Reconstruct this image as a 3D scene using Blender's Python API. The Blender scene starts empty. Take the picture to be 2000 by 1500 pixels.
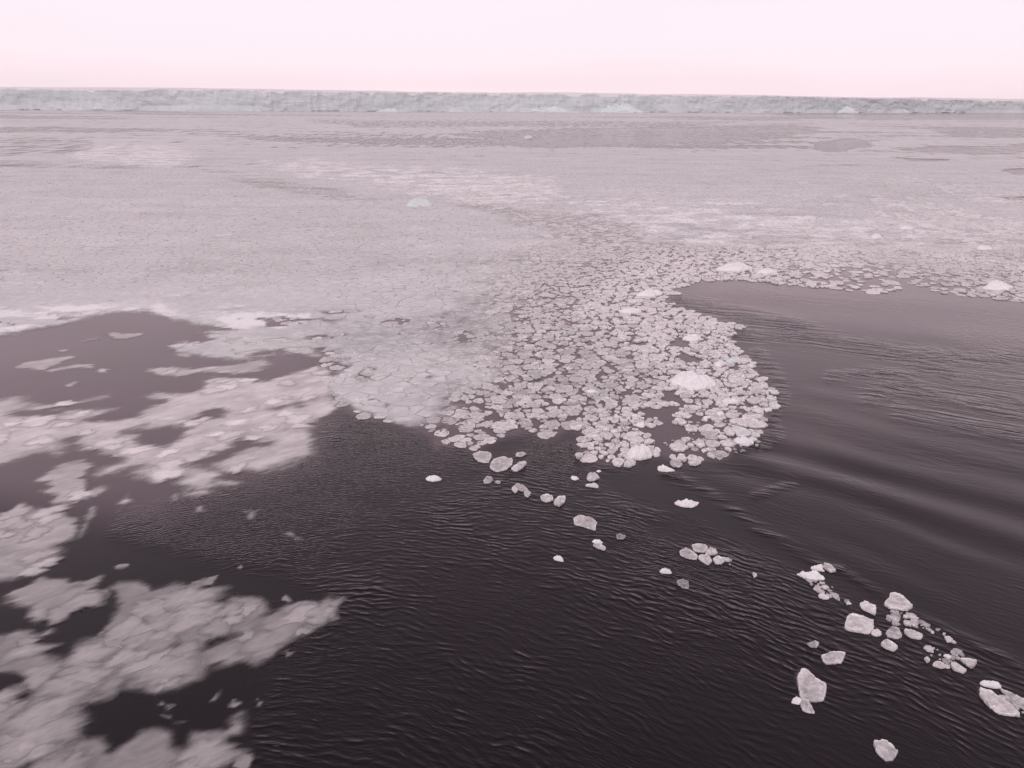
import bpy, math, random
import numpy as np
from mathutils import Matrix, Vector

R = math.radians
rng = np.random.default_rng(11)
random.seed(5)
sc = bpy.context.scene
COL = sc.collection

# ------------------------------------------------------------------ camera
CAM_H = 18.0
F_PX = 1511.0                                   # focal length in photo pixels (photo 2000 x 1500)
PITCH = math.degrees(math.atan((750 - 199.5) / F_PX))
ROLL = 0.39
cam_d = bpy.data.cameras.new('camera')
cam_d.sensor_width = 36.0
cam_d.lens = F_PX / 2000 * 36.0
cam_d.clip_start = 0.1
cam_d.clip_end = 60000
cam = bpy.data.objects.new('camera', cam_d)
COL.objects.link(cam)
CM = Matrix.Translation((0, 0, CAM_H)) @ Matrix.Rotation(R(90 - PITCH), 4, 'X') @ Matrix.Rotation(R(ROLL), 4, 'Z')
cam.matrix_world = CM
sc.camera = cam

# ------------------------------------------------------------------ world: overcast polar sky
SUN_EL, SUN_AZ = 42.0, 205.0
w = bpy.data.worlds.new('World')
sc.world = w
w.use_nodes = True
nt = w.node_tree
nt.nodes.clear()
o = nt.nodes.new('ShaderNodeOutputWorld')
bg = nt.nodes.new('ShaderNodeBackground')
sky = nt.nodes.new('ShaderNodeTexSky')
sky.sky_type = 'NISHITA'
sky.sun_disc = False
sky.sun_elevation = R(SUN_EL)
sky.sun_rotation = R(SUN_AZ)
tc = nt.nodes.new('ShaderNodeTexCoord')
mp = nt.nodes.new('ShaderNodeMapping')
mp.inputs['Scale'].default_value = (1.1, 1.1, 7.0)
nz = nt.nodes.new('ShaderNodeTexNoise')
nz.inputs['Scale'].default_value = 1.7
nz.inputs['Detail'].default_value = 3.0
nz.inputs['Roughness'].default_value = 0.45
rp = nt.nodes.new('ShaderNodeValToRGB')
rp.color_ramp.elements[0].position = 0.38
rp.color_ramp.elements[0].color = (10.5, 8.75, 9.35, 1)
rp.color_ramp.elements[1].position = 0.52
rp.color_ramp.elements[1].color = (11.6, 9.2, 9.95, 1)
mx = nt.nodes.new('ShaderNodeMix')
mx.data_type = 'RGBA'
mx.inputs[0].default_value = 0.97               # cloud deck over the clear sky
nt.links.new(tc.outputs['Generated'], mp.inputs['Vector'])
nt.links.new(mp.outputs['Vector'], nz.inputs['Vector'])
nt.links.new(nz.outputs['Fac'], rp.inputs['Fac'])
nt.links.new(sky.outputs['Color'], mx.inputs[6])
nt.links.new(rp.outputs['Color'], mx.inputs[7])
# the cloud deck is thickest, and so dimmest, overhead
sep = nt.nodes.new('ShaderNodeSeparateXYZ')
nt.links.new(tc.outputs['Generated'], sep.inputs[0])
mr = nt.nodes.new('ShaderNodeMapRange')
mr.inputs[1].default_value = 0.1
mr.inputs[2].default_value = 0.95
nt.links.new(sep.outputs['Z'], mr.inputs[0])
deck = nt.nodes.new('ShaderNodeMix')
deck.data_type = 'RGBA'
deck.inputs[6].default_value = (1, 1, 1, 1)
deck.inputs[7].default_value = (.36, .37, .39, 1)
nt.links.new(mr.outputs[0], deck.inputs[0])
mu = nt.nodes.new('ShaderNodeMix')
mu.data_type = 'RGBA'
mu.blend_type = 'MULTIPLY'
mu.inputs[0].default_value = 1.0
nt.links.new(mx.outputs[2], mu.inputs[6])
nt.links.new(deck.outputs[2], mu.inputs[7])
nt.links.new(mu.outputs[2], bg.inputs['Color'])
bg.inputs['Strength'].default_value = 0.1
nt.links.new(bg.outputs['Background'], o.inputs['Surface'])

sd = bpy.data.lights.new('sun', 'SUN')
sd.energy = 1.0
sd.angle = R(40)
sd.color = (1.0, 0.97, 0.95)
so = bpy.data.objects.new('sun', sd)
COL.objects.link(so)
so.rotation_euler = (R(90 - SUN_EL), 0, R(180 - SUN_AZ))
so.location = (0, 0, 400)

sc.view_settings.view_transform = 'Standard'
sc.view_settings.look = 'None'
sc.view_settings.exposure = 0.0
sc.view_settings.gamma = 1.0
sc.view_settings.use_curve_mapping = False
sc.cycles.max_bounces = 6
sc.cycles.transparent_max_bounces = 24
sc.cycles.use_denoising = True

# ------------------------------------------------------------------ photo pixel <-> sea level
RM = np.array(CM.to_3x3())

def at(px, py, z=0.0):
    px = np.asarray(px, float); py = np.asarray(py, float)
    d = np.stack([(px - 1000) / F_PX, -(py - 750) / F_PX, -np.ones_like(px)], -1) @ RM.T
    t = (z - CAM_H) / d[..., 2]
    return d[..., 0] * t, d[..., 1] * t

def proj(x, y, z=0.0):
    x = np.asarray(x, float)
    p = np.stack([x, np.asarray(y, float), np.zeros_like(x) + z - CAM_H], -1) @ RM
    dz = np.minimum(p[..., 2], -0.05)
    return 1000 + F_PX * p[..., 0] / -dz, 750 - F_PX * p[..., 1] / -dz

# ------------------------------------------------------------------ numpy noise, polygons
_perm = rng.random((256, 256))

def vnoise(x, y):
    xi = np.floor(x).astype(int); yi = np.floor(y).astype(int)
    fx = x - xi; fy = y - yi
    fx = fx * fx * (3 - 2 * fx); fy = fy * fy * (3 - 2 * fy)
    a = _perm[xi & 255, yi & 255]; b = _perm[(xi + 1) & 255, yi & 255]
    c = _perm[xi & 255, (yi + 1) & 255]; d = _perm[(xi + 1) & 255, (yi + 1) & 255]
    return (a * (1 - fx) + b * fx) * (1 - fy) + (c * (1 - fx) + d * fx) * fy

def fbm(x, y, octv=4, gain=0.5):
    s = 0; a = 1; t = 0
    for k in range(octv):
        s = s + a * vnoise(x * 2 ** k + 17.3 * k, y * 2 ** k - 9.1 * k); t += a; a *= gain
    return s / t

def sstep(a, b, x):
    t = np.clip((x - a) / (b - a), 0, 1)
    return t * t * (3 - 2 * t)

def sdf(poly, x, y):
    """signed distance to a closed polygon, negative inside"""
    P = np.asarray(poly, float)
    x = np.asarray(x, float); y = np.asarray(y, float)
    d2 = np.full(x.shape, 1e18); ins = np.zeros(x.shape, bool)
    for k in range(len(P)):
        ax, ay = P[k]; bx, by = P[(k + 1) % len(P)]
        ex, ey = bx - ax, by - ay
        t = np.clip(((x - ax) * ex + (y - ay) * ey) / (ex * ex + ey * ey + 1e-12), 0, 1)
        d2 = np.minimum(d2, (x - ax - t * ex) ** 2 + (y - ay - t * ey) ** 2)
        c = ((ay > y) != (by > y))
        xs = ax + (y - ay) / (ey if abs(ey) > 1e-9 else 1e-9) * ex
        ins ^= c & (x < xs)
    d = np.sqrt(d2)
    return np.where(ins, -d, d)

def pldist(line, x, y):
    d2 = np.full(np.shape(x), 1e18)
    for (ax, ay), (bx, by) in zip(line[:-1], line[1:]):
        ex, ey = bx - ax, by - ay
        t = np.clip(((x - ax) * ex + (y - ay) * ey) / (ex * ex + ey * ey + 1e-12), 0, 1)
        d2 = np.minimum(d2, (x - ax - t * ex) ** 2 + (y - ay - t * ey) ** 2)
    return np.sqrt(d2)

def inside(poly, px, py, f):
    return 1 - sstep(-f, f, sdf(poly, px, py))

# ------------------------------------------------------------------ mesh helpers
def tri_mesh(name, V, T, smooth=True, attrs=None):
    me = bpy.data.meshes.new(name)
    V = np.ascontiguousarray(V, dtype=np.float32); T = np.ascontiguousarray(T, dtype=np.int32)
    n, k = T.shape
    me.vertices.add(len(V)); me.vertices.foreach_set('co', V.ravel())
    me.loops.add(n * k); me.loops.foreach_set('vertex_index', T.ravel())
    me.polygons.add(n)
    me.polygons.foreach_set('loop_start', np.arange(0, n * k, k, dtype=np.int32))
    try:
        me.polygons.foreach_set('loop_total', np.full(n, k, dtype=np.int32))
    except Exception:
        pass
    me.polygons.foreach_set('use_smooth', np.full(n, smooth, dtype=bool))
    me.update(calc_edges=True)
    for nm, arr in (attrs or {}).items():
        arr = np.ascontiguousarray(arr, dtype=np.float32)
        if arr.ndim == 1:
            a = me.attributes.new(nm, 'FLOAT', 'POINT'); a.data.foreach_set('value', arr)
        else:
            a = me.attributes.new(nm, 'FLOAT_COLOR', 'POINT')
            if arr.shape[1] == 3:
                arr = np.concatenate([arr, np.ones((len(arr), 1), np.float32)], 1)
            a.data.foreach_set('color', np.ascontiguousarray(arr, dtype=np.float32).ravel())
    return me

def link(name, me, mat=None, parent=None, loc=(0, 0, 0), **props):
    ob = bpy.data.objects.new(name, me)
    COL.objects.link(ob)
    ob.location = loc
    if mat is not None and me is not None and not me.materials:
        me.materials.append(mat)
    if parent is not None:
        ob.parent = parent
    for k, v in props.items():
        ob[k] = v
    return ob

def grid_quads(nr, nc, wrap=False):
    i = np.arange(nr - 1)[:, None]
    j = np.arange(nc if wrap else nc - 1)[None, :]
    jn = (j + 1) % nc
    return np.stack([i * nc + j, i * nc + jn, (i + 1) * nc + jn, (i + 1) * nc + j], -1).reshape(-1, 4)

# ------------------------------------------------------------------ materials
class NB:
    def __init__(s, name):
        s.m = bpy.data.materials.new(name); s.m.use_nodes = True
        s.t = s.m.node_tree; s.t.nodes.clear()
        s.out = s.t.nodes.new('ShaderNodeOutputMaterial')
    def n(s, typ, ins=None, **kw):
        nd = s.t.nodes.new('ShaderNode' + typ)
        for k, v in kw.items(): setattr(nd, k, v)
        for k, v in (ins or {}).items():
            if isinstance(v, bpy.types.NodeSocket): s.t.links.new(v, nd.inputs[k])
            else: nd.inputs[k].default_value = v
        return nd
    def math(s, op, a, b=0.0, c=0.0, clamp=False):
        return s.n('Math', {0: a, 1: b, 2: c}, operation=op, use_clamp=clamp).outputs[0]
    def attr(s, nm, out='Fac'):
        return s.n('Attribute', attribute_name=nm).outputs[out]
    def pos(s, scale=(1, 1, 1), rot=(0, 0, 0)):
        g = s.n('NewGeometry').outputs['Position']
        return s.n('Mapping', {'Vector': g, 'Scale': scale, 'Rotation': rot}).outputs[0]
    def noise(s, vec, scale, detail=3.0, rough=0.5, dist=0.0):
        return s.n('TexNoise', {'Vector': vec, 'Scale': scale, 'Detail': detail, 'Roughness': rough, 'Distortion': dist}).outputs['Fac']
    def mix(s, fac, a, b, blend='MIX'):
        nd = s.n('Mix', data_type='RGBA', blend_type=blend)
        for i, v in ((0, fac), (6, a), (7, b)):
            if isinstance(v, bpy.types.NodeSocket): s.t.links.new(v, nd.inputs[i])
            else: nd.inputs[i].default_value = v
        return nd.outputs[2]
    def rng(s, v, a, b, c=0.0, d=1.0, smooth=False):
        return s.n('MapRange', {0: v, 1: a, 2: b, 3: c, 4: d}, interpolation_type='SMOOTHSTEP' if smooth else 'LINEAR').outputs[0]
    def done(s, sh):
        s.t.links.new(sh, s.out.inputs['Surface']); return s.m

def mat_floe():
    b = NB('pancake_ice')
    col = b.attr('col', 'Color')
    p = b.pos()
    n1 = b.noise(p, 5.0, 4, 0.6)
    n2 = b.noise(p, 26.0, 3, 0.6)
    c = b.mix(1.0, col, b.n('CombineColor', {0: b.rng(n1, .3, .7, .66, 1.2), 1: b.rng(n1, .3, .7, .66, 1.2), 2: b.rng(n1, .3, .7, .68, 1.19)}).outputs[0], 'MULTIPLY')
    h = b.math('ADD', b.math('MULTIPLY', n1, 1.0), b.math('MULTIPLY', n2, .35))
    bp = b.n('Bump', {'Height': h, 'Strength': 0.9, 'Distance': 0.09})
    s = b.n('BsdfPrincipled', {'Base Color': c, 'Roughness': b.rng(n2, .3, .7, .3, .6), 'IOR': 1.31, 'Normal': bp.outputs[0]})
    return b.done(s.outputs[0])

def mat_slush(name, soft, fine):
    """wet grey slush, thin and see-through towards its rim"""
    b = NB(name)
    al = b.attr('alpha'); col = b.attr('col', 'Color')
    p = b.pos(scale=(1, 1, 1), rot=(0, 0, R(-38)))
    ps = b.n('Mapping', {'Vector': p, 'Scale': (0.55, 1.5, 1)}).outputs[0]
    n1 = b.noise(ps, fine, 5, 0.6, 0.6)
    n2 = b.noise(ps, fine * 3.1, 4, 0.62)
    a = b.math('ADD', al, b.math('MULTIPLY', b.math('SUBTRACT', n1, 0.5), soft))
    a = b.rng(a, 0.08, 0.85, 0.0, 0.98, True)
    f = b.rng(b.math('ADD', b.math('MULTIPLY', n1, .6), b.math('MULTIPLY', n2, .4)), .35, .65, .80, 1.16)
    c = b.mix(1.0, col, b.n('CombineColor', {0: f, 1: f, 2: f}).outputs[0], 'MULTIPLY')
    c = b.mix(1.0, c, b.n('ObjectInfo').outputs['Color'], 'MULTIPLY')
    bp = b.n('Bump', {'Height': n2, 'Strength': 0.25, 'Distance': 0.04})
    s = b.n('BsdfPrincipled', {'Base Color': c, 'Roughness': 0.42, 'IOR': 1.31, 'Normal': bp.outputs[0]})
    tr = b.n('BsdfTransparent')
    m = b.n('MixShader', {0: a, 1: tr.outputs[0], 2: s.outputs[0]})
    return b.done(m.outputs[0])

def mat_sheet():
    """grease ice and small cakes seen from afar, holes where the cover is thin"""
    b = NB('grease_ice')
    cov = b.attr('cover'); wh = b.attr('white')
    p = b.pos()
    d1 = b.noise(p, 0.9, 4, 0.65)
    d2 = b.noise(p, 0.12, 3, 0.6)
    px = b.pos(scale=(0.018, 0.09, 1))
    d3 = b.noise(px, 1.0, 3, 0.6, 0.5)
    vor = b.n('TexVoronoi', {'Vector': b.n('Mix', {0: 0.12, 4: p, 5: b.n('TexNoise', {'Vector': p, 'Scale': 1.2}).outputs['Color']}, data_type='VECTOR').outputs[1], 'Scale': 0.85, 'Randomness': 1.0}, feature='DISTANCE_TO_EDGE')
    crack = b.rng(vor.outputs['Distance'], 0.015, 0.07)
    d4 = b.noise(b.pos(scale=(.22, .045, 1)), 1.0, 3, .6)
    cv = b.math('ADD', cov, b.math('MULTIPLY', b.math('SUBTRACT', d1, .5), .55))
    cv = b.math('ADD', cv, b.math('MULTIPLY', b.math('SUBTRACT', d4, .5), b.math('MULTIPLY', b.attr('far'), 1.7)))
    cv = b.math('ADD', cv, b.math('MULTIPLY', b.math('SUBTRACT', d2, .5), .5))
    cv = b.math('ADD', cv, b.math('MULTIPLY', b.math('SUBTRACT', d3, .5), .6))
    a = b.rng(cv, 0.2, 0.75, 0.0, 0.97, True)
    ck = b.math('MULTIPLY', b.math('SUBTRACT', 1.0, crack), b.rng(d1, .43, .63, 0, .75))
    a = b.math('MULTIPLY', a, b.math('SUBTRACT', 1.0, b.math('MULTIPLY', ck, b.attr('crack'))))
    whn = b.math('ADD', wh, b.math('MULTIPLY', b.math('SUBTRACT', b.noise(b.pos(scale=(.2, .26, 1)), 0.8, 4, .7), .5), 3.4))
    wf = b.math('MULTIPLY', b.rng(whn, .35, .8, 0, 1, True), b.rng(wh, 0.02, .3))
    base = b.mix(b.rng(b.math('ADD', b.math('MULTIPLY', d2, .45), b.math('MULTIPLY', d3, .55)), .36, .62), (.60, .615, .615, 1), (.74, .745, .745, 1))
    gr = b.rng(d1, .3, .7, .84, 1.12)
    base = b.mix(1.0, base, b.n('CombineColor', {0: gr, 1: gr, 2: gr}).outputs[0], 'MULTIPLY')
    c = b.mix(wf, base, (.95, .95, .955, 1))
    bp = b.n('Bump', {'Height': d1, 'Strength': 0.35, 'Distance': 0.1})
    s = b.n('BsdfPrincipled', {'Base Color': c, 'Roughness': 0.5, 'IOR': 1.31, 'Normal': bp.outputs[0]})
    tr = b.n('BsdfTransparent')
    m = b.n('MixShader', {0: a, 1: tr.outputs[0], 2: s.outputs[0]})
    return b.done(m.outputs[0])

def mat_lump(name, tint):
    b = NB(name)
    p = b.pos()
    n1 = b.noise(p, 3.0, 5, 0.6); n2 = b.noise(p, 18.0, 4, 0.65)
    c = b.mix(b.rng(n1, .3, .7), tuple(x * .88 for x in tint) + (1,), tuple(tint) + (1,))
    h = b.math('ADD', n1, b.math('MULTIPLY', n2, .3))
    bp = b.n('Bump', {'Height': h, 'Strength': 0.6, 'Distance': 0.08})
    s = b.n('BsdfPrincipled', {'Base Color': c, 'Roughness': 0.6, 'IOR': 1.31, 'Normal': bp.outputs[0]})
    return b.done(s.outputs[0])

def mat_water():
    b = NB('sea_water')
    rip = b.attr('ripple'); turb = b.attr('turb'); spk = b.attr('speck'); ori = b.attr('ori')
    p = b.pos()
    wob = b.n('TexNoise', {'Vector': p, 'Scale': 0.35, 'Detail': 2.0}).outputs['Color']
    pw = b.n('Mix', {0: 0.25, 4: p, 5: wob}, data_type='VECTOR').outputs[1]
    pw = b.n('VectorMath', {0: p, 1: b.n('VectorMath', {0: wob, 'Scale': 1.1}, operation='SCALE').outputs[0]}, operation='ADD').outputs[0]
    def gab(scale, an, fr=1.0, off=0.0):
        v = b.n('VectorMath', {0: pw, 1: (off, off * 1.7, 0)}, operation='ADD').outputs[0]
        return b.n('TexGabor', {'Vector': v, 'Scale': scale, 'Frequency': fr, 'Anisotropy': an, 'Orientation': ori}).outputs['Value']
    g1 = gab(1.9, .84, 1.6)
    g2 = gab(4.2, .85, 1.6, 31.0)
    g3 = b.noise(p, 9.0, 3, .6)
    g1 = b.math('ADD', b.math('POWER', g1, 2.4), b.math('MULTIPLY', gab(.85, .75, 1.6, 77.0), .55))
    amp = b.noise(b.pos(), 0.22, 4, .6)
    fine = b.attr('fine')
    h = b.math('ADD', b.math('MULTIPLY', b.math('MULTIPLY', g1, b.rng(amp, .36, .64, .15, 1.35)), b.math('MULTIPLY', rip, b.math('SUBTRACT', 1.0, b.math('MULTIPLY', fine, .75)))), b.math('MULTIPLY', g2, b.math('MULTIPLY', rip, b.math('ADD', .22, b.math('MULTIPLY', fine, .35)))))
    h = b.math('ADD', h, b.math('MULTIPLY', g3, b.math('ADD', b.math('MULTIPLY', rip, .05), .006)))
    # shear lines of the wake: ragged ridges
    tn = b.n('TexNoise', {'Vector': b.n('Mapping', {'Vector': b.n('VectorRotate', {'Vector': pw, 'Angle': b.math('MULTIPLY', ori, -1.0)}, rotation_type='Z_AXIS').outputs[0], 'Scale': (1.5, .38, 1)}).outputs[0], 'Scale': .6, 'Detail': 4.0, 'Roughness': .55}, noise_dimensions='3D').outputs['Fac']
    rdg = b.math('SUBTRACT', 1.0, b.math('MULTIPLY', b.math('ABSOLUTE', b.math('SUBTRACT', tn, .5)), 4.0), clamp=True)
    h = b.math('ADD', h, b.math('MULTIPLY', b.math('POWER', rdg, 2.0), b.math('MULTIPLY', turb, 1.55)))
    sp = b.noise(b.pos(), 2.4, 3, .6)
    h = b.math('ADD', h, b.math('MULTIPLY', sp, b.math('MULTIPLY', spk, 1.0)))
    bp = b.n('Bump', {'Height': h, 'Strength': 1.0, 'Distance': 0.075})
    s = b.n('BsdfPrincipled', {'Base Color': b.mix(b.attr('film'), (.0072, .0036, .0072, 1), (.165, .125, .142, 1)), 'Roughness': 0.07, 'IOR': 1.333, 'Normal': bp.outputs[0]})
    return b.done(s.outputs[0])

def mat_shelf():
    b = NB('shelf_ice')
    p = b.pos(scale=(1, 1, 1))
    n1 = b.noise(b.pos(scale=(.02, .02, .05)), 1.0, 6, .62)
    n2 = b.noise(b.pos(scale=(.12, .12, .06)), 1.0, 5, .65)
    crk = b.noise(b.pos(scale=(.10, .10, .018)), 1.0, 4, .6)
    strata = b.noise(b.pos(scale=(.006, .006, .35)), 1.0, 3, .5)
    c = b.mix(b.rng(n1, .3, .7), (.56, .615, .635, 1), (.72, .76, .77, 1))
    c = b.mix(b.math('MULTIPLY', b.rng(n2, .54, .68), .4), c, (.52, .57, .62, 1))
    c = b.mix(b.math('MULTIPLY', b.rng(strata, .5, .65), .25), c, (.74, .77, .78, 1))
    c = b.mix(b.math('MULTIPLY', b.rng(b.math('ABSOLUTE', b.math('SUBTRACT', crk, .5)), .022, .0), b.rng(n1, .4, .65, 0, .38)), c, (.40, .50, .57, 1))
    h = b.math('ADD', b.math('MULTIPLY', n1, 6.0), b.math('MULTIPLY', n2, 1.6))
    bp = b.n('Bump', {'Height': h, 'Strength': .8, 'Distance': 1.0})
    s = b.n('BsdfPrincipled', {'Base Color': c, 'Roughness': .7, 'IOR': 1.31, 'Normal': bp.outputs[0]})
    return b.done(s.outputs[0])

M_FLOE = mat_floe()
M_SLUSH = mat_slush('slush_ice', 0.5, 0.9)
M_LOBE = mat_slush('slush_cake', .75, 1.6)
M_LEDGE = mat_slush('wet_ice_ledge', .2, 2.0)
M_SHEET = mat_sheet()
M_WHITE = mat_lump('white_ice', (.93, .93, .935))
M_GREYW = mat_lump('grey_white_ice', (.80, .79, .80))
M_BLUE = mat_lump('blue_ice', (.76, .83, .84))
M_SNOW = mat_lump('snow', (.90, .89, .90))
M_WATER = mat_water()
M_SHELF = mat_shelf()

# ------------------------------------------------------------------ where things lie, traced on the photo
z4 = lambda L: [(x * .35, 560 + y * .35) for x, y in L]          # enlargements of the photo the outlines were read from
z5 = lambda L: [(x * .35, 1000 + y * .35) for x, y in L]
z7 = lambda L: [(1080 + x * .3, 480 + y * .3) for x, y in L]
z1 = lambda L: [(800 + x * .25, 820 + y * .25) for x, y in L]
z2 = lambda L: [(1200 + x * .25, 820 + y * .25) for x, y in L]
z8 = lambda L: [(1480 + x * .3, 1050 + y * .3) for x, y in L]

PACK = [(-250, 335), (2250, 335), (2250, 612), (2000, 592), (1930, 583), (1800, 573), (1700, 572), (1560, 562), (1480, 552), (1390, 548),
        (1330, 562), (1300, 585), (1330, 600), (1420, 625), (1465, 638), (1425, 660), (1450, 690), (1470, 705), (1480, 735), (1515, 765),
        (1515, 790), (1505, 815), (1492, 850), (1450, 872), (1420, 895), (1370, 900), (1330, 905), (1290, 892), (1240, 900), (1235, 910),
        (1200, 908), (1135, 895), (1125, 880), (1140, 850), (1110, 838), (1090, 852), (1060, 858), (1040, 845), (1000, 850), (960, 862),
        (930, 880), (900, 875), (870, 870), (850, 875), (840, 855), (805, 840), (770, 825), (700, 815), (660, 800), (640, 760),
        (560, 640), (300, 600), (-250, 610)]
PACK_HOLES = [z7([(590, 1080), (720, 1060), (810, 1050), (830, 1090), (770, 1150), (830, 1210), (830, 1280), (760, 1310), (640, 1290), (600, 1200), (690, 1180), (700, 1130), (600, 1110)]),
              z7([(700, 960), (770, 950), (835, 990), (800, 1012), (715, 1000)]),
              z7([(750, 640), (800, 605), (890, 605), (905, 640), (820, 672)]),
              z7([(820, 705), (980, 735), (960, 762), (850, 752)]),
              z7([(870, 1120), (960, 1110), (990, 1150), (940, 1160)]),
              z7([(840, 1200), (980, 1200), (1000, 1230), (900, 1235)])]
SHEET = [(-900, 640), (0, 657), (60, 648), (110, 640), (160, 622), (230, 611), (300, 612), (345, 632), (420, 640), (440, 650), (345, 675),
         (335, 690), (395, 695), (470, 702), (540, 690), (600, 690), (660, 705), (640, 760), (700, 805), (800, 832), (890, 825), (950, 780),
         (1000, 745), (1025, 680), (1030, 620), (1080, 570), (1150, 515), (1300, 480), (1450, 500), (1600, 535), (1700, 562), (1900, 577),
         (2900, 640), (2900, 150), (-900, 150)]
DARK = [([(880, 262), (1000, 255), (1200, 250), (1560, 243), (1600, 252), (1590, 262), (1450, 272), (1330, 281), (1080, 290), (1020, 287), (960, 275)], .66, 4),
        ([(1580, 288), (1600, 278), (1640, 270), (1730, 274), (1700, 286), (1650, 297), (1610, 295)], .95, 1.5),
        ([(1740, 291), (1830, 285), (2100, 279), (2100, 290), (1850, 302)], .8, 2),
        ([(1745, 311), (1840, 312), (1835, 316), (1760, 315)], .9, 1),
        ([(1935, 332), (1960, 327), (2100, 330), (2100, 346), (1975, 341)], .9, 2),
        ([(1950, 386), (2100, 382), (2100, 396), (1985, 393)], .8, 2),
        ([(1820, 252), (2200, 252), (2200, 272), (1870, 266)], .55, 3),
        ([(1500, 221), (2200, 219), (2200, 231), (1700, 234)], .6, 2),
        ([(350, 262), (700, 260), (900, 264), (880, 279), (600, 283), (450, 272)], .28, 5),
        ([(-100, 266), (150, 271), (205, 277), (130, 302), (-100, 309)], .25, 4),
        ([(360, 322), (520, 345), (640, 365), (820, 402), (700, 402), (560, 378), (430, 348)], .28, 10),
        ([(870, 398), (1000, 398), (1270, 440), (1230, 500), (1050, 455)], .4, 15),
        ([(600, 234), (1300, 238), (1500, 236), (1300, 248), (700, 248)], .35, 4),
        ([(1620, 520), (1740, 522), (1730, 545), (1610, 542)], .5, 8),
        ([(1560, 545), (1700, 540), (1900, 560), (1900, 580), (1560, 565)], .35, 8),
        ([(740, 632), (770, 622), (800, 626), (790, 636), (760, 640)], .9, 4), ([(880, 650), (905, 648), (925, 663), (895, 668)], .9, 4),
        ([(915, 712), (945, 705), (965, 712), (940, 723)], .9, 4), ([(690, 738), (720, 715), (740, 720), (700, 745)], .7, 6),
        ([(700, 735), (735, 732), (730, 745)], .7, 5), ([(620, 610), (690, 604), (715, 609), (640, 615)], .6, 4),
        ([(640, 715), (690, 712), (680, 722), (640, 722)], .6, 5)]
BRIGHT = [([(120, 300), (180, 280), (340, 283), (400, 310), (330, 331), (180, 322)], .5, 10),
          ([(470, 320), (600, 306), (760, 325), (900, 325), (1080, 350), (1120, 385), (1000, 405), (850, 385), (600, 348)], .52, 14),
          ([(1050, 385), (1400, 385), (1700, 430), (1900, 460), (2100, 540), (2100, 585), (1850, 560), (1500, 500), (1200, 470)], .5, 40),
          ([(-100, 605), (80, 602), (330, 592), (620, 600), (600, 640), (440, 640), (340, 625), (150, 618), (60, 650), (-100, 655)], .62, 14),
          ([(1120, 590), (1250, 505), (1420, 495), (1530, 515), (1500, 555), (1380, 545), (1310, 565), (1290, 600), (1180, 620)], .8, 14)]
WHITE_ZONE = [(1120, 600), (1190, 550), (1250, 510), (1420, 495), (1530, 512), (1500, 560), (1380, 545), (1310, 570), (1330, 600), (1480, 640), (1490, 720),
              (1530, 770), (1500, 850), (1420, 900), (1250, 920), (1130, 890), (1160, 830), (1280, 780), (1290, 720), (1200, 660)]

# ------------------------------------------------------------------ sea
def polar(th, r):
    TH, RR = np.meshgrid(th, r)
    return RR * np.sin(TH), RR * np.cos(TH)

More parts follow.
